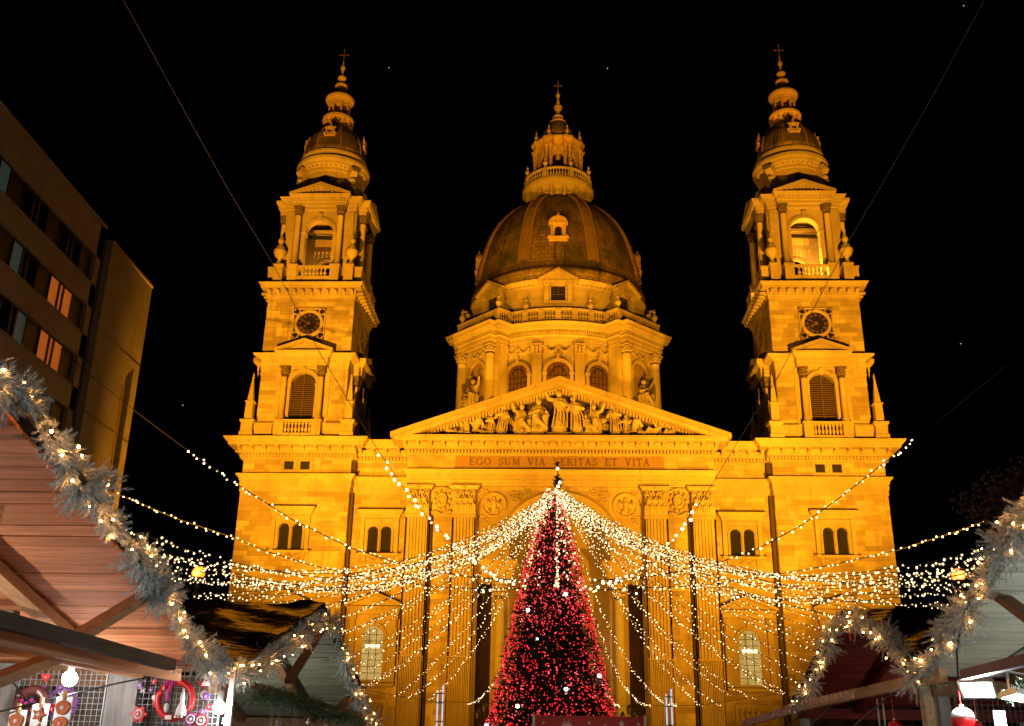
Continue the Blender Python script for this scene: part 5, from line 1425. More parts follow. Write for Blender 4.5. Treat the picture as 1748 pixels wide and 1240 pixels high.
bare_tree(20.5,-52,13.5,'nearly bare tree at the right edge above the frosted garland',9)

M['starlight'] = emit('star_point', (.8,.85,1), .8)
for p,lb in (((-233.6,1097.3,895.6),'faint star in the sky between the left tower and the dome'),((72.7,1112.8,902.4),'faint star in the sky between the dome and the right tower'),((-519.9,1250.3,447.4),'faint star low in the sky left of the left tower'),((544.7,1211.3,525.2),'faint star low in the sky right of the right tower'),((521.4,994.3,903.9),'faint star at the top right corner of the sky')):
    q = MB(); q.ico((0,0,0),.75); o = q.build('star','starlight'); o.location = p; tag(o,label=lb,cat='star')
# ================================================================ market huts
def wood_mat(name, a, b, rough=.6, axis=0):
    m, nt, p = new_mat(name)
    tc = nt.nodes.new('ShaderNodeTexCoord'); oi = nt.nodes.new('ShaderNodeObjectInfo')
    mp = nt.nodes.new('ShaderNodeMapping'); sc = [14,14,14]; sc[axis] = .9; mp.inputs['Scale'].default_value = sc
    cm = nt.nodes.new('ShaderNodeCombineXYZ'); mu = nt.nodes.new('ShaderNodeMath'); mu.operation='MULTIPLY'; mu.inputs[1].default_value=37
    nt.links.new(oi.outputs['Random'],mu.inputs[0])
    for i in range(3): nt.links.new(mu.outputs[0],cm.inputs[i])
    nt.links.new(cm.outputs[0],mp.inputs['Location']); pos = world_pos(nt); nt.links.new(pos,mp.inputs[0])
    n1 = noise(nt, 1.5, 5, mp.outputs[0], .6)
    mix = mix_rgb(nt, oi.outputs['Random'], a, b)
    c = mix_rgb(nt, ramp(nt, n1, [(.42,.0),(.62,.55)]), mix, tuple(x*.55 for x in b))
    v = nt.nodes.new('ShaderNodeTexVoronoi'); v.inputs['Scale'].default_value = .9; mp2 = nt.nodes.new('ShaderNodeMapping'); s2=[3.2,3.2,3.2]; s2[axis]=1.3; mp2.inputs['Scale'].default_value=s2
    nt.links.new(cm.outputs[0],mp2.inputs['Location']); nt.links.new(pos,mp2.inputs[0]); nt.links.new(mp2.outputs[0],v.inputs['Vector'])
    c = mix_rgb(nt, ramp(nt, v.outputs['Distance'], [(.05,.85),(.12,.0)]), c, (.10,.045,.02))      # knots
    nt.links.new(c,p.inputs['Base Color']); p.inputs['Roughness'].default_value=rough+.1; p.inputs['Specular IOR Level'].default_value=.12; bump(nt,p,n1,.25,.004)
    return m
M['pinkwood'] = wood_mat('varnished_orange_pine', (.82,.33,.15), (.50,.18,.075))
M['beamwood'] = wood_mat('pine_beam', (.60,.33,.17), (.48,.25,.12), axis=1)
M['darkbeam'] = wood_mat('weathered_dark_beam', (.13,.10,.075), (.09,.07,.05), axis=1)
M['palewood'] = wood_mat('pale_green_white_boards', (.62,.68,.58), (.54,.60,.50))
M['greywood'] = wood_mat('grey_weathered_post', (.27,.26,.25), (.21,.20,.19), axis=2)
M['brownwood'] = wood_mat('brown_stained_beam', (.22,.12,.06), (.16,.09,.05), axis=1)
M['greenwood'] = wood_mat('dim_green_boards', (.26,.28,.20), (.20,.22,.15))
M['redwood'] = wood_mat('dark_red_boards', (.16,.02,.015), (.11,.015,.012))
M['pinkwood2'] = wood_mat('pale_plank_beam', (.52,.36,.22), (.42,.28,.16), axis=1)
M['purplebeam'] = plain('violet_painted_beam', (.13,.08,.12), .5)
M['foil'] = plain('crumpled_foil_strip', (.50,.48,.58), .25, .5, var=.7, scale=14, bumpy=.6)
M['redcloth'] = plain('red_cloth', (.45,.012,.012), .8)
M['felt'] = plain('roofing_felt', (.03,.028,.025), .8)
def tarp_mat():
    m, nt, p = new_mat('wet_dark_tarpaulin')
    p.inputs['Base Color'].default_value=(.028,.019,.014,1); p.inputs['Roughness'].default_value=.2
    tc = nt.nodes.new('ShaderNodeTexCoord'); mp = nt.nodes.new('ShaderNodeMapping'); mp.inputs['Scale'].default_value=(1.2,4,4); nt.links.new(tc.outputs['Object'],mp.inputs[0])
    bump(nt,p,noise(nt,1.6,2,mp.outputs[0],.5),.45,.08); return m
M['tarp'] = tarp_mat()
def hut(name_label, s, xf, eN, rd, eF, depth, wood, beam, rafters, tarp=True, back='pinkwood', pitch_boards=.145):
    """gabled market hut open towards the lane; eN, rd, eF = (y, z) of near eave, ridge, far eave; front plane x = xf"""
    root = empty('market_hut', (xf, rd[0], 0), label=name_label, cat='market hut')
    x0, x1 = (xf-depth, xf) if s < 0 else (xf, xf+depth)
    lx0, lx1 = x0-xf, x1-xf
    for e in (eN, eF):
        L = math.hypot(e[0]-rd[0], e[1]-rd[1]); n = max(3, round(L/pitch_boards)); dy = (rd[0]-e[0])/n; dz = (rd[1]-e[1])/n
        me = MB(); me.box(lx0,lx1,-.5*L/n+.004,.5*L/n-.004,0,.02); me.box(lx0,lx1,.5*L/n-.004,.5*L/n+.003,.012,.02)
        mesh = mesh_of(me,'roof_board',wood); ang = math.atan2(dz,dy)
        if dy < 0: ang = math.atan2(dz,dy)+PI
        for k in range(n):
            o = link('roof_board',mesh,root); o.location=(0,e[0]+dy*(k+.5)-rd[0],e[1]+dz*(k+.5)+rnd.uniform(-.005,.005)); o.rotation_euler.x = ang
        up = 1
        t_ = MB(); q=.045
        t_.add([(lx0-.05,e[0]-rd[0]-(.1 if e is eN else -.1),e[1]+q-.03),(lx1+.05,e[0]-rd[0]-(.1 if e is eN else -.1),e[1]+q-.03),(lx1+.05,0,rd[1]+q),(lx0-.05,0,rd[1]+q)],[(0,1,2,3)]) if not tarp else None
        if tarp:
            nx, ny = 46, 34; vs=[]; gn = random.Random(int(e[0]*10))
            ph=[(gn.uniform(0,6),gn.uniform(1.5,5),gn.uniform(-4,4)) for _ in range(5)]
            for i in range(nx+1):
                for j in range(ny+1):
                    x = lx0-.06+(lx1-lx0+.12)*i/nx; f = j/ny; y = (e[0]+(rd[0]-e[0])*f-rd[0])*1.03; z = e[1]+(rd[1]-e[1])*f+.06
                    z += .03*sum(1-abs(math.sin(a+b*x+c_*y))**.6 for a,b,c_ in ph)-.02
                    if j == 0: z -= .08
                    vs.append((x,y,z))
            fs=[(i*(ny+1)+j,(i+1)*(ny+1)+j,(i+1)*(ny+1)+j+1,i*(ny+1)+j+1) for i in range(nx) for j in range(ny)]
            q_ = MB(); q_.add(vs,fs); q_.build('tarpaulin','tarp',root,smooth=True)
        else:
            t_.build('roofing_felt','felt',root)
        for xr in rafters:
            q_ = MB(); q_.bar((xr-xf,e[0]-rd[0],e[1]-.065),(xr-xf,0,rd[1]-.065),.075,.12,(1,0,0)); q_.build('rafter',beam,root)
    q_ = MB(); q_.box(lx0,lx1,-.05,.05,rd[1]-.26,rd[1]-.12); q_.build('ridge_beam',beam,root)
    for e in (eN,eF):
        q_ = MB(); ye=e[0]-rd[0]; q_.box(lx0,lx1,ye-.05,ye+.05,e[1]-.16,e[1]-.03); q_.build('wall_plate',beam,root)
        for xx in (lx0+.08,lx1-.08) : q_ = MB(); q_.box(xx-.05,xx+.05,ye-.055,ye+.055,0,e[1]-.16); q_.build('post','greywood',root)
    # back wall boards and lower side boards
    bx = lx0 if s < 0 else lx1
    ya, yb = eN[0]-rd[0]+.06, eF[0]-rd[0]-.06; nb = 22
    for k in range(nb):
        y = ya+(yb-ya)*(k+.5)/nb; zt = rd[1]-abs(y)*((rd[1]-(eN[1] if y<0 else eF[1]))/abs((eN[0] if y<0 else eF[0])-rd[0]))-.05
        q_ = MB(); q_.box(bx-.012,bx+.012,y-(yb-ya)/nb/2+.004,y+(yb-ya)/nb/2-.004,.1,zt); q_.build('wall_board',back,root)
    q_ = MB(); q_.box(lx1-.45 if s<0 else lx0,lx1 if s<0 else lx0+.45,ya,yb,.85,.9); q_.build('counter',beam,root)
    q_ = MB(); xx = lx1-.03 if s<0 else lx0+.03; q_.box(xx-.015,xx+.015,ya,yb,.1,.85); q_.build('counter_front',beam,root)
    return root
def part_bar(root, a, b, w, h, mat, name, up=(0,0,1)):
    o = Vector(root.location); q_ = MB(); q_.bar(Vector(a)-o,Vector(b)-o,w,h,up); return q_.build(name,mat,root)
hA = hut('near left market hut with orange pine roof boards and red wreaths', -1, -3.12, (-84.2,2.16),(-79.94,3.2),(-75.75,2.17),3.4,'pinkwood','beamwood',(-3.98,-5.1,-6.1),tarp=False)
hB = hut('second left market hut under a dark wet tarpaulin with frosted garland', -1, -3.1, (-75.6,2.14),(-72.5,3.08),(-68.9,2.04),3.0,'greenwood','brownwood',(-3.9,-4.9),back='greenwood')
hC = hut('near right market hut with pale boards and floodlights under the eave', 1, 2.8, (-81.4,2.25),(-78.2,3.33),(-75.1,2.26),3.2,'palewood','brownwood',(3.5,4.6,5.6),tarp=False,back='palewood')
hD = hut('second right market hut with dark red inside and frosted garland', 1, 2.8, (-75.0,2.3),(-72.8,3.05),(-70.0,2.24),3.0,'redwood','redwood',(3.6,4.7),back='redwood')
# --- near left hut: beams
part_bar(hA,(-3.06,-81.5,2.175),(-3.06,-77.08,2.13),.07,.075,'darkbeam','tie_beam')
part_bar(hA,(-3.32,-81.5,2.12),(-3.32,-76.2,2.12),.06,.09,'beamwood','plate_beam')
part_bar(hA,(-3.62,-81.5,2.135),(-3.62,-76.2,2.135),.06,.09,'beamwood','plate_beam')
part_bar(hA,(-3.14,-77.42,2.575),(-3.14,-78.5,2.14),.05,.10,'beamwood','brace',(1,0,0))
part_bar(hA,(-3.5,-77.9,2.10),(-3.5,-79.0,1.80),.06,.11,'beamwood','brace',(1,0,0))
part_bar(hA,(-5.9,-77.4,2.40),(-4.05,-77.4,2.40),.09,.09,'brownwood','purlin')
part_bar(hA,(-6.3,-79.2,2.72),(-3.3,-79.2,2.72),.09,.10,'beamwood','purlin')
for z in (1.2,): pass
q_ = MB(); q_.box(-.12,.12,-.05,.05,0,2.2); po = q_.build('post','greywood',hA); po.location=(-3.80+3.12,-76.0+79.94,0)
q_ = MB(); q_.box(-.1,.1,-.05,.05,0,2.2); po = q_.build('post','greywood',hA); po.location=(-4.75+3.12,-76.0+79.94,0)
q_ = MB(); q_.box(-1.55,.0,-.02,.02,2.04,2.2); po = q_.build('header_board','brownwood',hA); po.location=(-3.12-.7+3.12,-75.9+79.94,0)
q_ = MB(); q_.box(-.33,0,-.03,.03,2.20,2.32); po = q_.build('red_fascia','redcloth',hA); po.location=(0,-76.0+79.94,0)
# --- wire grid panels
M['gridwire'] = plain('white_wire', (.36,.39,.40), .4)
def grid(x0,x1,y,z0,z1,label,st=.044,mat='gridwire'):
    r_ = empty('wire_grid',(x0,y,z0),label=label,cat='wire grid'); w_ = MB(); n=int((x1-x0)/st)
    for k in range(n+1): w_.box(k*st-.0017,k*st+.0017,-.0022,.0022,0,z1-z0)
    for k in range(int((z1-z0)/st)+1): w_.box(0,n*st,-.006,-.0018,k*st-.0017,k*st+.0017)
    w_.build('mesh',mat,r_,kind='stuff')
    for xx in (0,n*st): f = MB(); f.box(xx-.005,xx+.005,-.005,.005,-.0,z1-z0); f.build('frame',mat,r_)
grid(-3.68,-2.98,-76.02,1.2,2.19,'white wire grid hung with red wreath in the near left hut')
grid(-4.65,-3.93,-76.02,1.2,2.15,'white wire grid behind the bright bulb in the near left hut')
grid(2.95,3.6,-75.2,1.2,2.12,'dark wire grid behind the snowy bauble in the near right hut',mat='iron')
q_ = MB(); q_.box(-.022,.022,-.02,.02,0,2.18); o=q_.build('white_pole','whitepaint'); o.location=(-2.93,-76.05,0); tag(o,label='thin white pole beside the second bright bulb on the left',cat='pole')
# --- lamps
M['coldbulb'] = emit('cold_white_bulb', (.92,.97,1), 60, 'NONE')
def hanging_bulb(loc, top, power, label, r=.035, drop=None, color=(1,.96,.9)):
    l = empty('hanging_bulb',loc,label=label,cat='lamp'); q_ = MB(); q_.sphere((0,0,0),r,12,9); q_.build('bulb','coldbulb',l,smooth=True)
    c = MB(); c.lathe([(.024,.03),(.026,.04),(.024,.11),(.012,.13)],10); c.build('socket','whitepaint',l)
    c = MB(); c.tube([(0,0,.12),(0,0,top-loc[2])],.006,5); c.build('cord','wire',l)
    lamp(l,(0,-.0,-.08),power,color,.04)
hanging_bulb((-3.98,-76.6,2.055),2.5,LA1,'bright white bulb hanging under the orange beam of the near left hut',.055)
hanging_bulb((-2.98,-76.15,1.885),2.2,LA1*.6,'bright white bulb on the pole between the two left huts',.05)
hanging_bulb((-4.9,-78.3,2.05),2.6,LA1*5.5,'added unseen white bulb brightening the roof boards of the near left hut')  # extra bulb out of view, put in to brighten the roof boards
hanging_bulb((-4.4,-71.5,1.9),2.6,LB1,'white bulb inside the second left hut behind the fir swag')
hanging_bulb((4.4,-71.6,2.0),2.6,LB1*.35,'white bulb deep inside the dark red hut')
# --- LED floodlights of the near right hut
M['ledwhite'] = emit('led_panel_white', (.93,1,.98), 45, 'NONE')
M['alu'] = plain('grey_aluminium', (.42,.43,.42), .35, .6)
def led_flood(loc, rot, w, h, power, label, arm=None):
    l = empty('led_floodlight',loc,label=label,cat='floodlight'); l.rotation_euler = rot
    q_ = MB(); q_.box(-w/2,w/2,-h/2,h/2,0,.035); q_.sweep(rect(-w/2,w/2,-h/2,h/2),[(.012,-.004),(.012,.01),(0,.012),(0,-.004)]); 
    for k in range(6): q_.box(-w*.35+k*w*.14-.003,-w*.35+k*w*.14+.003,-h*.3,h*.3,.035,.055)
    q_.build('housing','alu',l)
    q_ = MB(); q_.box(-w/2+.01,w/2-.01,-h/2+.01,h/2-.01,-.008,-.003); q_.build('led_panel','ledwhite',l)
    b = MB()
    for s_ in (-1,1): b.bar((s_*w*.42,0,.02),(s_*w*.42,0,.17),.02,.006)
    b.box(-w*.44,w*.44,-.012,.012,.17,.178); b.lathe([(.022,-.01),(.022,.01)],10,m=Matrix.Translation((w*.45,0,.03))@Matrix.Rotation(PI/2,4,'Y')); b.build('bracket','alu',l)
    L = bpy.data.lights.new('led_light','AREA'); L.shape='RECTANGLE'; L.size=w*.9; L.size_y=h*.9; L.energy=power; L.color=(.9,1,.96)
    o = bpy.data.objects.new('led_light',L); COL.objects.link(o); o.parent=l; o.location=(0,0,-.012)
led_flood((2.98,-76.45,2.03),(R(-8),R(6),R(20)),.26,.17,LC1,'grey LED floodlight pointing down from the right hut, nearest to the corner')
led_flood((2.90,-75.85,2.12),(R(-40),R(0),R(-30)),.24,.17,LC1*1.2,'grey LED floodlight tilted over the snowy bauble of the right hut')
hanging_bulb((3.9,-77.2,2.15),2.7,LC1*.55,'white bulb lighting the pale boards of the near right hut')
# --- right hut beams
part_bar(hC,(2.79,-81,2.31),(2.79,-75.9,2.225),.06,.075,'purplebeam','tie_beam')
part_bar(hC,(2.93,-76.35,2.80),(2.93,-77.7,2.14),.05,.11,'brownwood','brace',(1,0,0))
part_bar(hD,(2.74,-75.6,2.245),(2.74,-69.4,2.20),.06,.10,'pinkwood2','tie_beam')
part_bar(hD,(2.72,-73.2,2.235),(2.72,-69.9,2.225),.03,.085,'foil','foil_strip')
part_bar(hD,(2.70,-70.3,2.185),(2.70,-66.4,2.10),.04,.10,'foil','foil_strip')
q_ = MB(); q_.box(-.07,.07,-.06,.06,0,2.2); po = q_.build('post','pinkwood2',hD); po.location=(.0,-75.05+72.8,0)
for a,b in (((2.76,-74.2,2.18),(2.95,-71.3,1.80)),((2.76,-72.0,2.18),(2.9,-69.2,1.80)),((2.76,-70.5,2.15),(2.9,-67.5,1.8))): part_bar(hD,a,b,.015,.015,'iron','strut')
q_ = MB(); q_.add([(0,-1.9,2.3),(0,1.9,2.3),(.0,.0,2.98)],[(0,1,2)]); q_.v=[(x+.5,y,z) for x,y,z in q_.v]; 
# red cloth swag in the gable
cl = MB(); nx=24; ny=10; vs=[]
for i in range(nx+1):
    for j in range(ny+1):
        y=-1.9+1.6*i/nx; f=j/ny; zt=2.92-abs(y)*.33; vs.append((.35+.04*math.sin(i*1.3+j*.3)+.1*f,y,zt-(zt-2.3)*f*(.5+.5*math.sin(PI*(1-i/nx)*.5))))
cl.add(vs,[(i*(ny+1)+j,(i+1)*(ny+1)+j,(i+1)*(ny+1)+j+1,i*(ny+1)+j+1) for i in range(nx) for j in range(ny)]); cl.build('red_cloth','redcloth',hD,smooth=True)
# second left hut beams
part_bar(hB,(-3.06,-75.5,2.12),(-3.06,-68.6,2.02),.06,.055,'brownwood','tie_beam')
part_bar(hB,(-3.15,-72.0,2.95),(-3.15,-73.4,2.25),.05,.09,'brownwood','brace',(1,0,0))
part_bar(hB,(-3.1,-69.4,2.42),(-3.1,-71.0,2.07),.05,.10,'brownwood','brace',(1,0,0))

# ---------------------------------------------------------------- frosted garlands
def frost_mat():
    m, nt, p = new_mat('frosted_needles')
    g = nt.nodes.new('ShaderNodeNewGeometry')
    c = ramp(nt, g.outputs['Random Per Island'], [(.0,(.12,.20,.18)),(.3,(.38,.48,.47)),(.65,(.60,.70,.71)),(1.0,(.86,.90,.92))])
    nt.links.new(c,p.inputs['Base Color']); p.inputs['Roughness'].default_value=.6
    try: p.inputs['Subsurface Weight'].default_value=0
    except KeyError: pass
    return m
M['frost'] = frost_mat()
M['garlandbulb'] = emit('garland_bulb', (1,.36,.08), 230, 'FRONT')
def garland(path, label, R0=.13, n_sprig=900, bulbs=60, sd=1, x_jit=.0, clusters=None):
    g = random.Random(sd); o0 = Vector(path[0]); P=[Vector(p)-o0 for p in path]
    # smooth the guide line
    for _ in range(2):
        Q=[P[0]]
        for a,b in zip(P,P[1:]): Q += [a.lerp(b,.25),a.lerp(b,.75)]
        P = Q+[P[-1]]
    L=[0]
    for i in range(1,len(P)): L.append(L[-1]+(P[i]-P[i-1]).length)
    def at(s):
        j=0
        while j<len(L)-2 and L[j+1]<s: j+=1
        f=(s-L[j])/max(1e-6,L[j+1]-L[j]); return P[j].lerp(P[j+1],min(1,max(0,f))),(P[j+1]-P[j]).normalized()
    root = empty('frosted_garland',path[0],label=label,cat='garland')
    nd = MB(); core = MB(); core.tube(P,.022,6); core.build('core_wire','fir',root)
    for k in range(n_sprig):
        s = g.uniform(0,L[-1]); c,t = at(s)
        # lumps along the garland
        lump = .72+.34*math.sin(s*5.2+sd)+.26*math.sin(s*13.7+sd*2)
        a = g.uniform(0,2*PI); u = t.cross(Vector((0,0,1))).normalized(); v = t.cross(u)
        d = (u*math.cos(a)+v*math.sin(a)+t*g.uniform(-.7,.7)+Vector((0,0,-.1))).normalized()
        ln = R0*lump*g.uniform(.6,1.15); tip = c+d*ln; curl = Vector((g.uniform(-.3,.3),g.uniform(-.3,.3),g.uniform(-.4,.2)))*ln*.5
        m_ = max(14,int(ln/.0023))
        x_ = d.cross(Vector((g.uniform(-1,1),g.uniform(-1,1),g.uniform(-1,1)))).normalized(); y_ = d.cross(x_)
        for q in range(m_):
            f = .18+.82*(q+g.random())/m_; p = c+d*ln*f+curl*f*f; an = g.uniform(0,2*PI)
            nl = .031*(1.1-.35*f)*g.uniform(.8,1.25); e = ((x_*math.cos(an)+y_*math.sin(an))*.85+d*.75).normalized()
            sdv = e.cross(d)
            if sdv.length < 1e-3: continue
            sdv = sdv.normalized()*.0021
            nd.add([p-sdv,p+sdv,p+e*nl],[(0,1,2)])
    nd.build('needles','frost',root,kind='stuff')
    bl = mesh_of(MB().add(*_ICO),'bulb','garlandbulb',True)
    for k in range(bulbs):
        s = L[-1]*(k+g.uniform(.1,.9))/bulbs; c,t = at(s); 
        off = Vector((g.uniform(-.02,.09)*(1 if path[0][0]<0 else -1),g.uniform(-.6,.6)*R0,g.uniform(-.6,.6)*R0)); o = link('bulb',bl,root); o.location=c+off; rr=.0075*g.uniform(.8,1.2); o.scale=(rr,rr,rr)
    return root
def yz(X, pts): return [(X+dx,y,z) for y,z,dx in pts]
GA = garland([(-3.0,-80.2,3.12),(-3.0,-79.75,3.2),(-3.0,-79.55,3.15),(-3.0,-79.3,3.06),(-3.02,-79.05,3.0),(-3.0,-78.75,2.9),(-3.02,-78.4,2.81),(-3.0,-78.15,2.74),(-3.0,-77.8,2.62),(-3.0,-77.4,2.5),(-3.0,-77.1,2.38),(-3.0,-76.75,2.27),(-3.0,-76.45,2.19),(-3.0,-76.1,2.16),(-3.0,-75.7,2.18)],
  'long frosted garland with warm bulbs along the gable of the near left hut',.15,1900,44,1)
GB = garland([(-3.0,-75.8,2.17),(-3.0,-75.3,2.20),(-3.0,-74.8,2.33),(-3.0,-74.4,2.5),(-3.0,-73.9,2.60),(-3.0,-73.5,2.72),(-3.0,-73.0,2.88),(-3.0,-72.6,2.97),(-3.0,-72.2,2.98),(-3.0,-71.8,2.88),(-3.0,-71.4,2.66),(-3.0,-71.0,2.52),(-3.0,-70.6,2.36),(-3.0,-70.1,2.22),(-3.0,-69.5,2.10),(-3.0,-68.8,2.0)],
  'frosted garland arched over the gable of the second left hut',.15,1700,40,2)
GC = garland([(2.7,-78.2,3.26),(2.7,-77.9,3.2),(2.7,-77.6,3.12),(2.7,-77.2,3.0),(2.7,-76.9,2.88),(2.7,-76.6,2.77),(2.7,-76.3,2.66),(2.7,-75.95,2.54),(2.7,-75.65,2.4),(2.7,-75.3,2.31),(2.7,-74.95,2.26)],
  'thick frosted garland climbing the gable of the near right hut',.165,1400,36,3)
GD = garland([(2.72,-75.1,2.3),(2.72,-74.7,2.5),(2.72,-74.3,2.68),(2.72,-73.9,2.8),(2.72,-73.4,2.94),(2.72,-72.9,3.0),(2.72,-72.5,2.98),(2.72,-72.2,2.9),(2.72,-71.9,2.7),(2.72,-71.5,2.55),(2.72,-71.1,2.42),(2.72,-70.7,2.3),(2.72,-70.3,2.22)],
  'frosted garland over the gable of the dark red right hut',.155,1300,40,4)
# dark fir swag under the second left hut
def fir_swag(path,label,n,R0,sd):
    g = random.Random(sd); root = empty('fir_swag',path[0],label=label,cat='fir swag'); o0=Vector(path[0]); P=[Vector(p)-o0 for p in path]; nd=MB()
    for k in range(n):
        f=g.random()*(len(P)-1); j=min(int(f),len(P)-2); c=P[j].lerp(P[j+1],f-j); d=Vector((g.uniform(-1,1),g.uniform(-1,1),g.uniform(-1,.6))).normalized(); ln=R0*g.uniform(.5,1.1)
        for q in range(14):
            t=g.uniform(.2,1); e=(d+Vector((g.uniform(-1,1),g.uniform(-1,1),g.uniform(-1,1)))*.8).normalized(); s_=e.cross(d).normalized()*.0022; p=c+d*ln*t; nd.add([p-s_,p+s_,p+e*.045],[(0,1,2)])
    nd.build('needles','firgreen',root,kind='stuff'); q_=MB(); q_.tube(P,.012,5); q_.build('core_wire','fir',root)
M['firgreen'] = plain('green_fir_needles', (.06,.15,.055), .6, var=.6, scale=6)
fir_swag([(-2.95,-75.2,2.03),(-2.95,-74.3,2.07),(-2.95,-73.2,2.02),(-2.95,-72.0,1.96),(-2.95,-71.0,1.98),(-2.95,-70.3,1.9)],'dark green fir swag hanging under the beam of the second left hut',700,.16,5)
fir_swag([(-3.4,-79.5,2.12),(-3.4,-79.2,2.0),(-3.4,-78.95,2.06),(-3.4,-78.8,2.13)],'small green tinsel garland at the left edge under the orange beam',120,.035,6)

# ---------------------------------------------------------------- goods hanging in the near left hut
M['redsatin'] = plain('red_satin', (.62,.012,.015), .35)
M['white'] = plain('white_felt', (.78,.76,.74), .8)
M['purple'] = plain('purple_tinsel', (.22,.07,.30), .5)
M['darkred'] = plain('dark_wicker', (.13,.03,.025), .7)
M['ginger'] = plain('gingerbread', (.62,.16,.04), .7)
M['pouch'] = plain('clear_pouch', (.62,.66,.66), .25)
M['peg'] = plain('wooden_peg', (.55,.28,.10), .7)
M['magenta'] = plain('magenta_felt', (.5,.03,.25), .7)
def torus(mb,c,R_,r_,n=28,k=8): mb.tube([(c[0]+R_*math.cos(2*PI*i/n),c[1],c[2]+R_*math.sin(2*PI*i/n)) for i in range(n)],r_,k,closed=True)
w1 = empty('wreath',(-3.35,-76.1,1.94),label='glossy red ring wreath with white gnome on the wire grid',cat='wreath')
q_=MB(); torus(q_,(0,0,0),.135,.027); q_.build('ring','redsatin',w1,smooth=True)
q_=MB()
for k in range(5): q_.tube([(-.09+.02*k,-.03,.1+.004*k),(-.085+.02*k,-.035,.155)],.007,5)
q_.tube([(-.03,-.02,.12),(-.05,-.035,.05),(-.045,-.035,-.01)],.016,6); q_.build('ribbon','magenta',w1)
q_=MB(); q_.lathe([(.045,-.115),(.04,-.07),(.02,-.03),(.015,0),(.022,.01),(.016,.04),(.002,.09)],10,(.07,-.035,0)); q_.build('gnome','white',w1,smooth=True)
q_=MB(); q_.sphere((-.05,-.03,-.06),.028,8,6,sc=(.7,.6,1.3)); q_.box(-.045,.0,-.05,-.03,-.145,-.115); 
for k in range(3): q_.sphere((.03+.025*k,-.04,-.125),.01,6,5)
q_.build('trim','white',w1)
w2 = empty('wreath',(-4.48,-76.1,1.885),label='dark wicker wreath with magenta hearts at the lower left',cat='wreath')
q_=MB(); torus(q_,(0,0,0),.11,.04); q_.build('ring','darkred',w2,smooth=True)
q_=MB(); 
for k in range(4): q_.sphere((-.06+.035*k,-.045,.03-.02*(k%2)),.016,6,5)
q_.build('heart','magenta',w2)
q_=MB()
for k in range(14): a=-1+k*.16; q_.box(.11*math.cos(a)-.004,.11*math.cos(a)+.004,-.045,-.038,.11*math.sin(a)-.012,.11*math.sin(a)+.012)
q_.build('stitching','white',w2)
w3 = empty('wreath',(-4.24,-76.1,1.90),label='purple tinsel wreath under the bright bulb of the left hut',cat='wreath')
g3 = random.Random(8); q_=MB()
for k in range(700):
    a=g3.uniform(0,2*PI); c=Vector((.11*math.cos(a),0,.11*math.sin(a))); d=Vector((g3.uniform(-1,1),g3.uniform(-1,1),g3.uniform(-1,1))).normalized()*.035; s_=d.cross(Vector((0,1,.3))).normalized()*.002; q_.add([c-s_,c+s_,c+d],[(0,1,2)])
q_.build('tinsel','purple',w3,kind='stuff')
q_=MB(); torus(q_,(-.03,-.04,-.04),.03,.009,14,6); q_.sphere((-.03,-.04,-.04),.012,6,5); q_.build('flower','redsatin',w3)
# clothes line with gingerbread pouches
ln = MB(); ln.tube([(-4.75,-76.9,1.70),(-4.3,-76.75,1.835),(-3.98,-76.6,1.94),(-3.7,-76.4,2.04),(-3.35,-76.2,2.14)],.007,6); tag(ln.build('clothes_line','wire'),label='black line with pegs rising to the grey post in the left hut',cat='line')
ln = MB(); ln.tube([(-4.62,-76.3,2.10),(-4.35,-76.5,1.93),(-4.1,-76.6,1.76)],.006,6); tag(ln.build('clothes_line','wire'),label='short black line falling from the header at the left of the purple wreath',cat='line')
for k,(x,z,lab) in enumerate(((-4.28,1.80,'gingerbread pouch pegged lowest on the black line'),(-4.12,1.845,'gingerbread star pouch pegged in the middle of the black line'),(-3.955,1.895,'gingerbread heart pouch pegged highest on the line beside the grey post'))):
    pt = empty('gingerbread_pouch',(x,-76.68,z),label=lab,cat='gingerbread')
    q_=MB(); q_.box(-.06,.06,-.006,.006,-.22,.03); q_.build('bag','pouch',pt)
    for j in (0,1):
        q_=MB(); pl_=[]
        for i in range(20 if k!=1 else 10):
            n_=20 if k!=1 else 10; a=2*PI*i/n_; rr=.05 if k!=1 else (.055 if i%2==0 else .028); pl_.append((rr*math.cos(a)*(1+.1*math.sin(3*a)),-.045-.11*j+rr*math.sin(a)))
        q_.prism(pl_,-.024,-.008); q_.build('biscuit','ginger',pt)
        q_=MB(); q_.lathe([(.016,0),(.014,.006)],8,m=Matrix.Translation((0,-.024,-.045-.11*j))@Matrix.Rotation(PI/2,4,'X')); q_.build('icing','redsatin' if j else 'white',pt)
    q_=MB(); q_.box(-.009,.009,-.02,.0,.0,.075); q_.box(-.009,.009,.0,.014,.0,.07); q_.build('peg','peg',pt)
# red felt ornaments and hearts at the bottom edge
for k,(x,y,z,c,lab) in enumerate(((-3.62,-76.1,1.83,'redsatin','red felt star ornament below the grey post'),(-3.20,-76.12,1.80,'magenta','magenta spiral ornament below the red ring wreath'),(-3.12,-76.12,1.79,'redsatin','red and white swirl ornament right of the magenta one'))):
    r_=empty('hanging_ornament',(x,y,z),label=lab,cat='ornament'); q_=MB(); pl_=[((.07 if i%2==0 else .045)*math.cos(i*PI/6),(.07 if i%2==0 else .045)*math.sin(i*PI/6)) for i in range(12)] if k==0 else arc(0,0,.05,0,2*PI,16)[:-1]
    q_.prism(pl_,-.012,.012); q_.build('felt','redsatin' if k!=1 else 'magenta',r_)
    q_=MB(); torus(q_,(0,-.014,0),.03,.006,14,5); q_.sphere((0,-.016,0),.012,6,5); q_.build('trim','white',r_)
    q_=MB(); q_.tube([(0,0,.05),(0,0,.2)],.002,4); q_.build('thread','wire',r_)
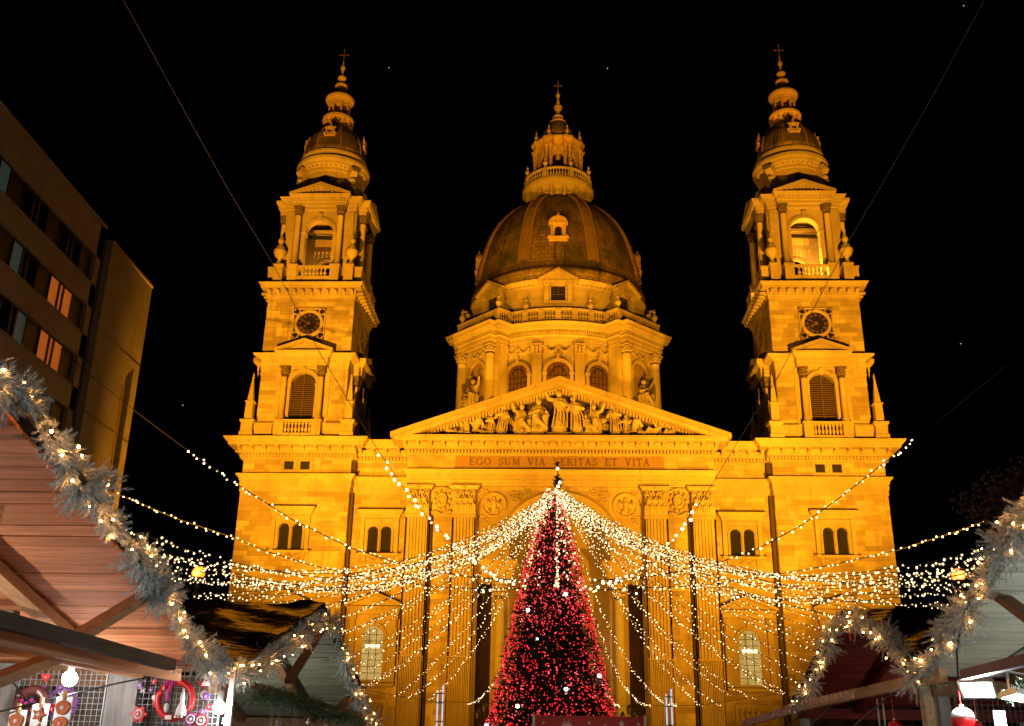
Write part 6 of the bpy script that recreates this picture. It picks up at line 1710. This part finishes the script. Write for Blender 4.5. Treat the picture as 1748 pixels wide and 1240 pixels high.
g4=random.Random(12)
names=['red','white','green','magenta','silver']
posn=[('redsatin','round red trinket'),('white','round white trinket'),('firgreen','green trinket'),('magenta','pink trinket')]
TR=[]
for k in range(18):
    x=-3.0+g4.uniform(-.9,.05); y=-74.9+g4.uniform(0,3.6); z=1.68+g4.uniform(-.02,.17)+.02*(y+74.9); mt,nm=posn[g4.randrange(4)]
    q_=MB(); q_.sphere((0,0,0),.03*g4.uniform(.6,1.2),8,6,sc=(1,1,g4.uniform(.8,1.4))); q_.lathe([(.008,.03),(.008,.045)],6); q_.tube([(0,0,.04),(0,0,.25)],.0015,4)
    o=q_.build('trinket',mt,smooth=True); o.location=(x,y,z); TR.append((y,nm,o))
TR.sort(key=lambda t:t[0])
for k,(y,nm,o) in enumerate(TR): tag(o,label='small %s under the fir swag, %s from the white pole'%(nm,ordn[k]),cat='trinket',group='small trinkets hanging in the second left hut')
# parasol top and red awning seen below the swag
q_=MB(); q_.lathe([(.02,.25),(.07,.05),(.11,-.25)],12,flute=6,flute_d=.12); o=q_.build('folded_parasol','white',smooth=True); o.location=(-3.3,-68.5,1.75); tag(o,label='top of a folded striped parasol beyond the second left hut',cat='parasol')
# --- right side goods
def bauble(loc,r_,lab,snow=True,cord=.2):
    b=empty('bauble',loc,label=lab,cat='bauble'); q_=MB(); q_.sphere((0,0,0),r_,20,14); q_.build('ball','redsatin',b,smooth=True)
    if snow:
        q_=MB(); pr=[(r_*1.02*math.sin(a),r_*1.02*math.cos(a)) for a in [i*PI/2.2/8 for i in range(9)]]; q_.lathe([(max(a,.0005),c) for a,c in pr][::-1],20,flute=9,flute_d=.0); q_.build('snow','white',b,smooth=True)
    q_=MB(); q_.lathe([(r_*.22,r_*.98),(r_*.22,r_*1.2),(r_*.1,r_*1.25)],10); q_.build('cap','gilt',b)
    q_=MB(); q_.tube([(0,0,r_*1.2),(0,0,r_+cord)],.003,5); q_.build('cord','redsatin',b)
bauble((2.78,-75.78,1.90),.09,'large red bauble with white snow top hanging in the right hut')
bauble((2.74,-74.2,1.88),.06,'small red bauble on a red cord left of the wooden post',False,.28)
bauble((3.05,-75.35,1.86),.045,'small red bauble on a red cord left of the snowy bauble',False,.25)
q_=MB(); q_.box(-.06,.06,-.004,.004,-.12,.07); o=q_.build('price_card','white'); o.location=(2.80,-76.43,1.87); o.rotation_euler.z=.5; tag(o,label='blank white card hanging under the corner LED floodlight',cat='card')
for k,(y) in enumerate((-75.0,-74.7)): pass
for k,(x,y) in enumerate(((2.85,-73.55),(2.87,-73.3))):
    q_=MB(); q_.tube([(0,0,-.5),(0,0,.0)],.008,6); o=q_.build('white_rod','whitepaint'); o.location=(x,y,2.17); tag(o,label='thin white rod hanging under the plank beam, %s of two'%('left' if k else 'right'),cat='rod')
# loose wires under the right roof and on the garland
for pts_,lab in (([(3.2,-76.9,2.34),(3.15,-76.6,2.36),(3.1,-76.35,2.40),(3.05,-76.1,2.33),(2.95,-75.9,2.25)],'black loose cable with plug above the LED floodlight'),([(2.72,-76.15,2.55),(2.74,-75.95,2.40),(2.78,-75.8,2.22),(2.8,-75.7,2.12)],'thick black cable dropping from the garland to the LED floodlight'),([(2.76,-77.6,2.98),(2.8,-77.45,2.85),(2.82,-77.35,2.72),(2.8,-77.3,2.82)],'short curled wire beside the top of the right garland')):
    q_=MB(); q_.tube([tuple(p) for p in pts_],.008,6); tag(q_.build('loose_cable','wire'),label=lab,cat='cable')
fir_swag([(2.95,-77.0,2.12),(3.0,-76.5,2.12),(3.05,-76.0,2.08)],'pale fir sprigs lit white behind the LED floodlights',160,.08,9)

# lamps of the stalls behind the photographer light the lane
hanging_bulb((-2.3,-86.2,2.5),3.2,LANE,'white stall bulb behind the photographer on the left',color=(.8,.92,1))
hanging_bulb((2.1,-86.2,2.5),3.2,LANE,'white stall bulb behind the photographer on the right',color=(.8,.92,1))

# boarded partition between the two left huts, dark behind the grids
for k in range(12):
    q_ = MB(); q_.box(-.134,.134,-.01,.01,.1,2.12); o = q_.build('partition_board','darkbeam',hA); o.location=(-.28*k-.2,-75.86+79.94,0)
# small felt ornaments pinned all over the grids
k = 0
for gi,(xa,xb,side) in enumerate(((-3.66,-3.02,'right'),(-4.62,-3.98,'left'))):
    for shape in ('heart','star','disc','bell'):
        for colr,mt in (('red','redsatin'),('white','white'),('purple','purple')):
            x = g4.uniform(xa,xb); z = g4.uniform(1.76,2.12)
            if gi==0 and abs(x+3.35)<.15: x = xa+.12*g4.random() if g4.random()<.5 else xb-.12*g4.random()
            r_ = empty('felt_ornament',(x,-76.06-.012*(k%3),z),label='small %s felt %s pinned to the %s wire grid of the near left hut'%(colr,shape,side),cat='ornament',group='felt ornaments on the wire grids')
            R_ = g4.uniform(.022,.038)
            if shape=='heart': pl_=[(R_*1.1*math.sin(t)**3, R_*.07*(13*math.cos(t)-5*math.cos(2*t)-2*math.cos(3*t)-math.cos(4*t))) for t in [2*PI*i/16 for i in range(16)]]
            elif shape=='star': pl_=[((R_ if i%2==0 else R_*.45)*math.sin(i*PI/5),(R_ if i%2==0 else R_*.45)*math.cos(i*PI/5)) for i in range(10)]
            elif shape=='disc': pl_=arc(0,0,R_*.9,0,2*PI,12)[:-1]
            else: pl_=[(-R_,-R_),(R_,-R_),(R_*.6,0),(R_*.4,R_*.9),(-R_*.4,R_*.9),(-R_*.6,0)]
            q_=MB(); q_.prism(pl_,-.01,.01); q_.build('felt',mt,r_)
            q_=MB(); q_.sphere((0,-.012,0),.007,6,4); q_.build('button','white' if colr!='white' else 'redsatin',r_)
            k += 1
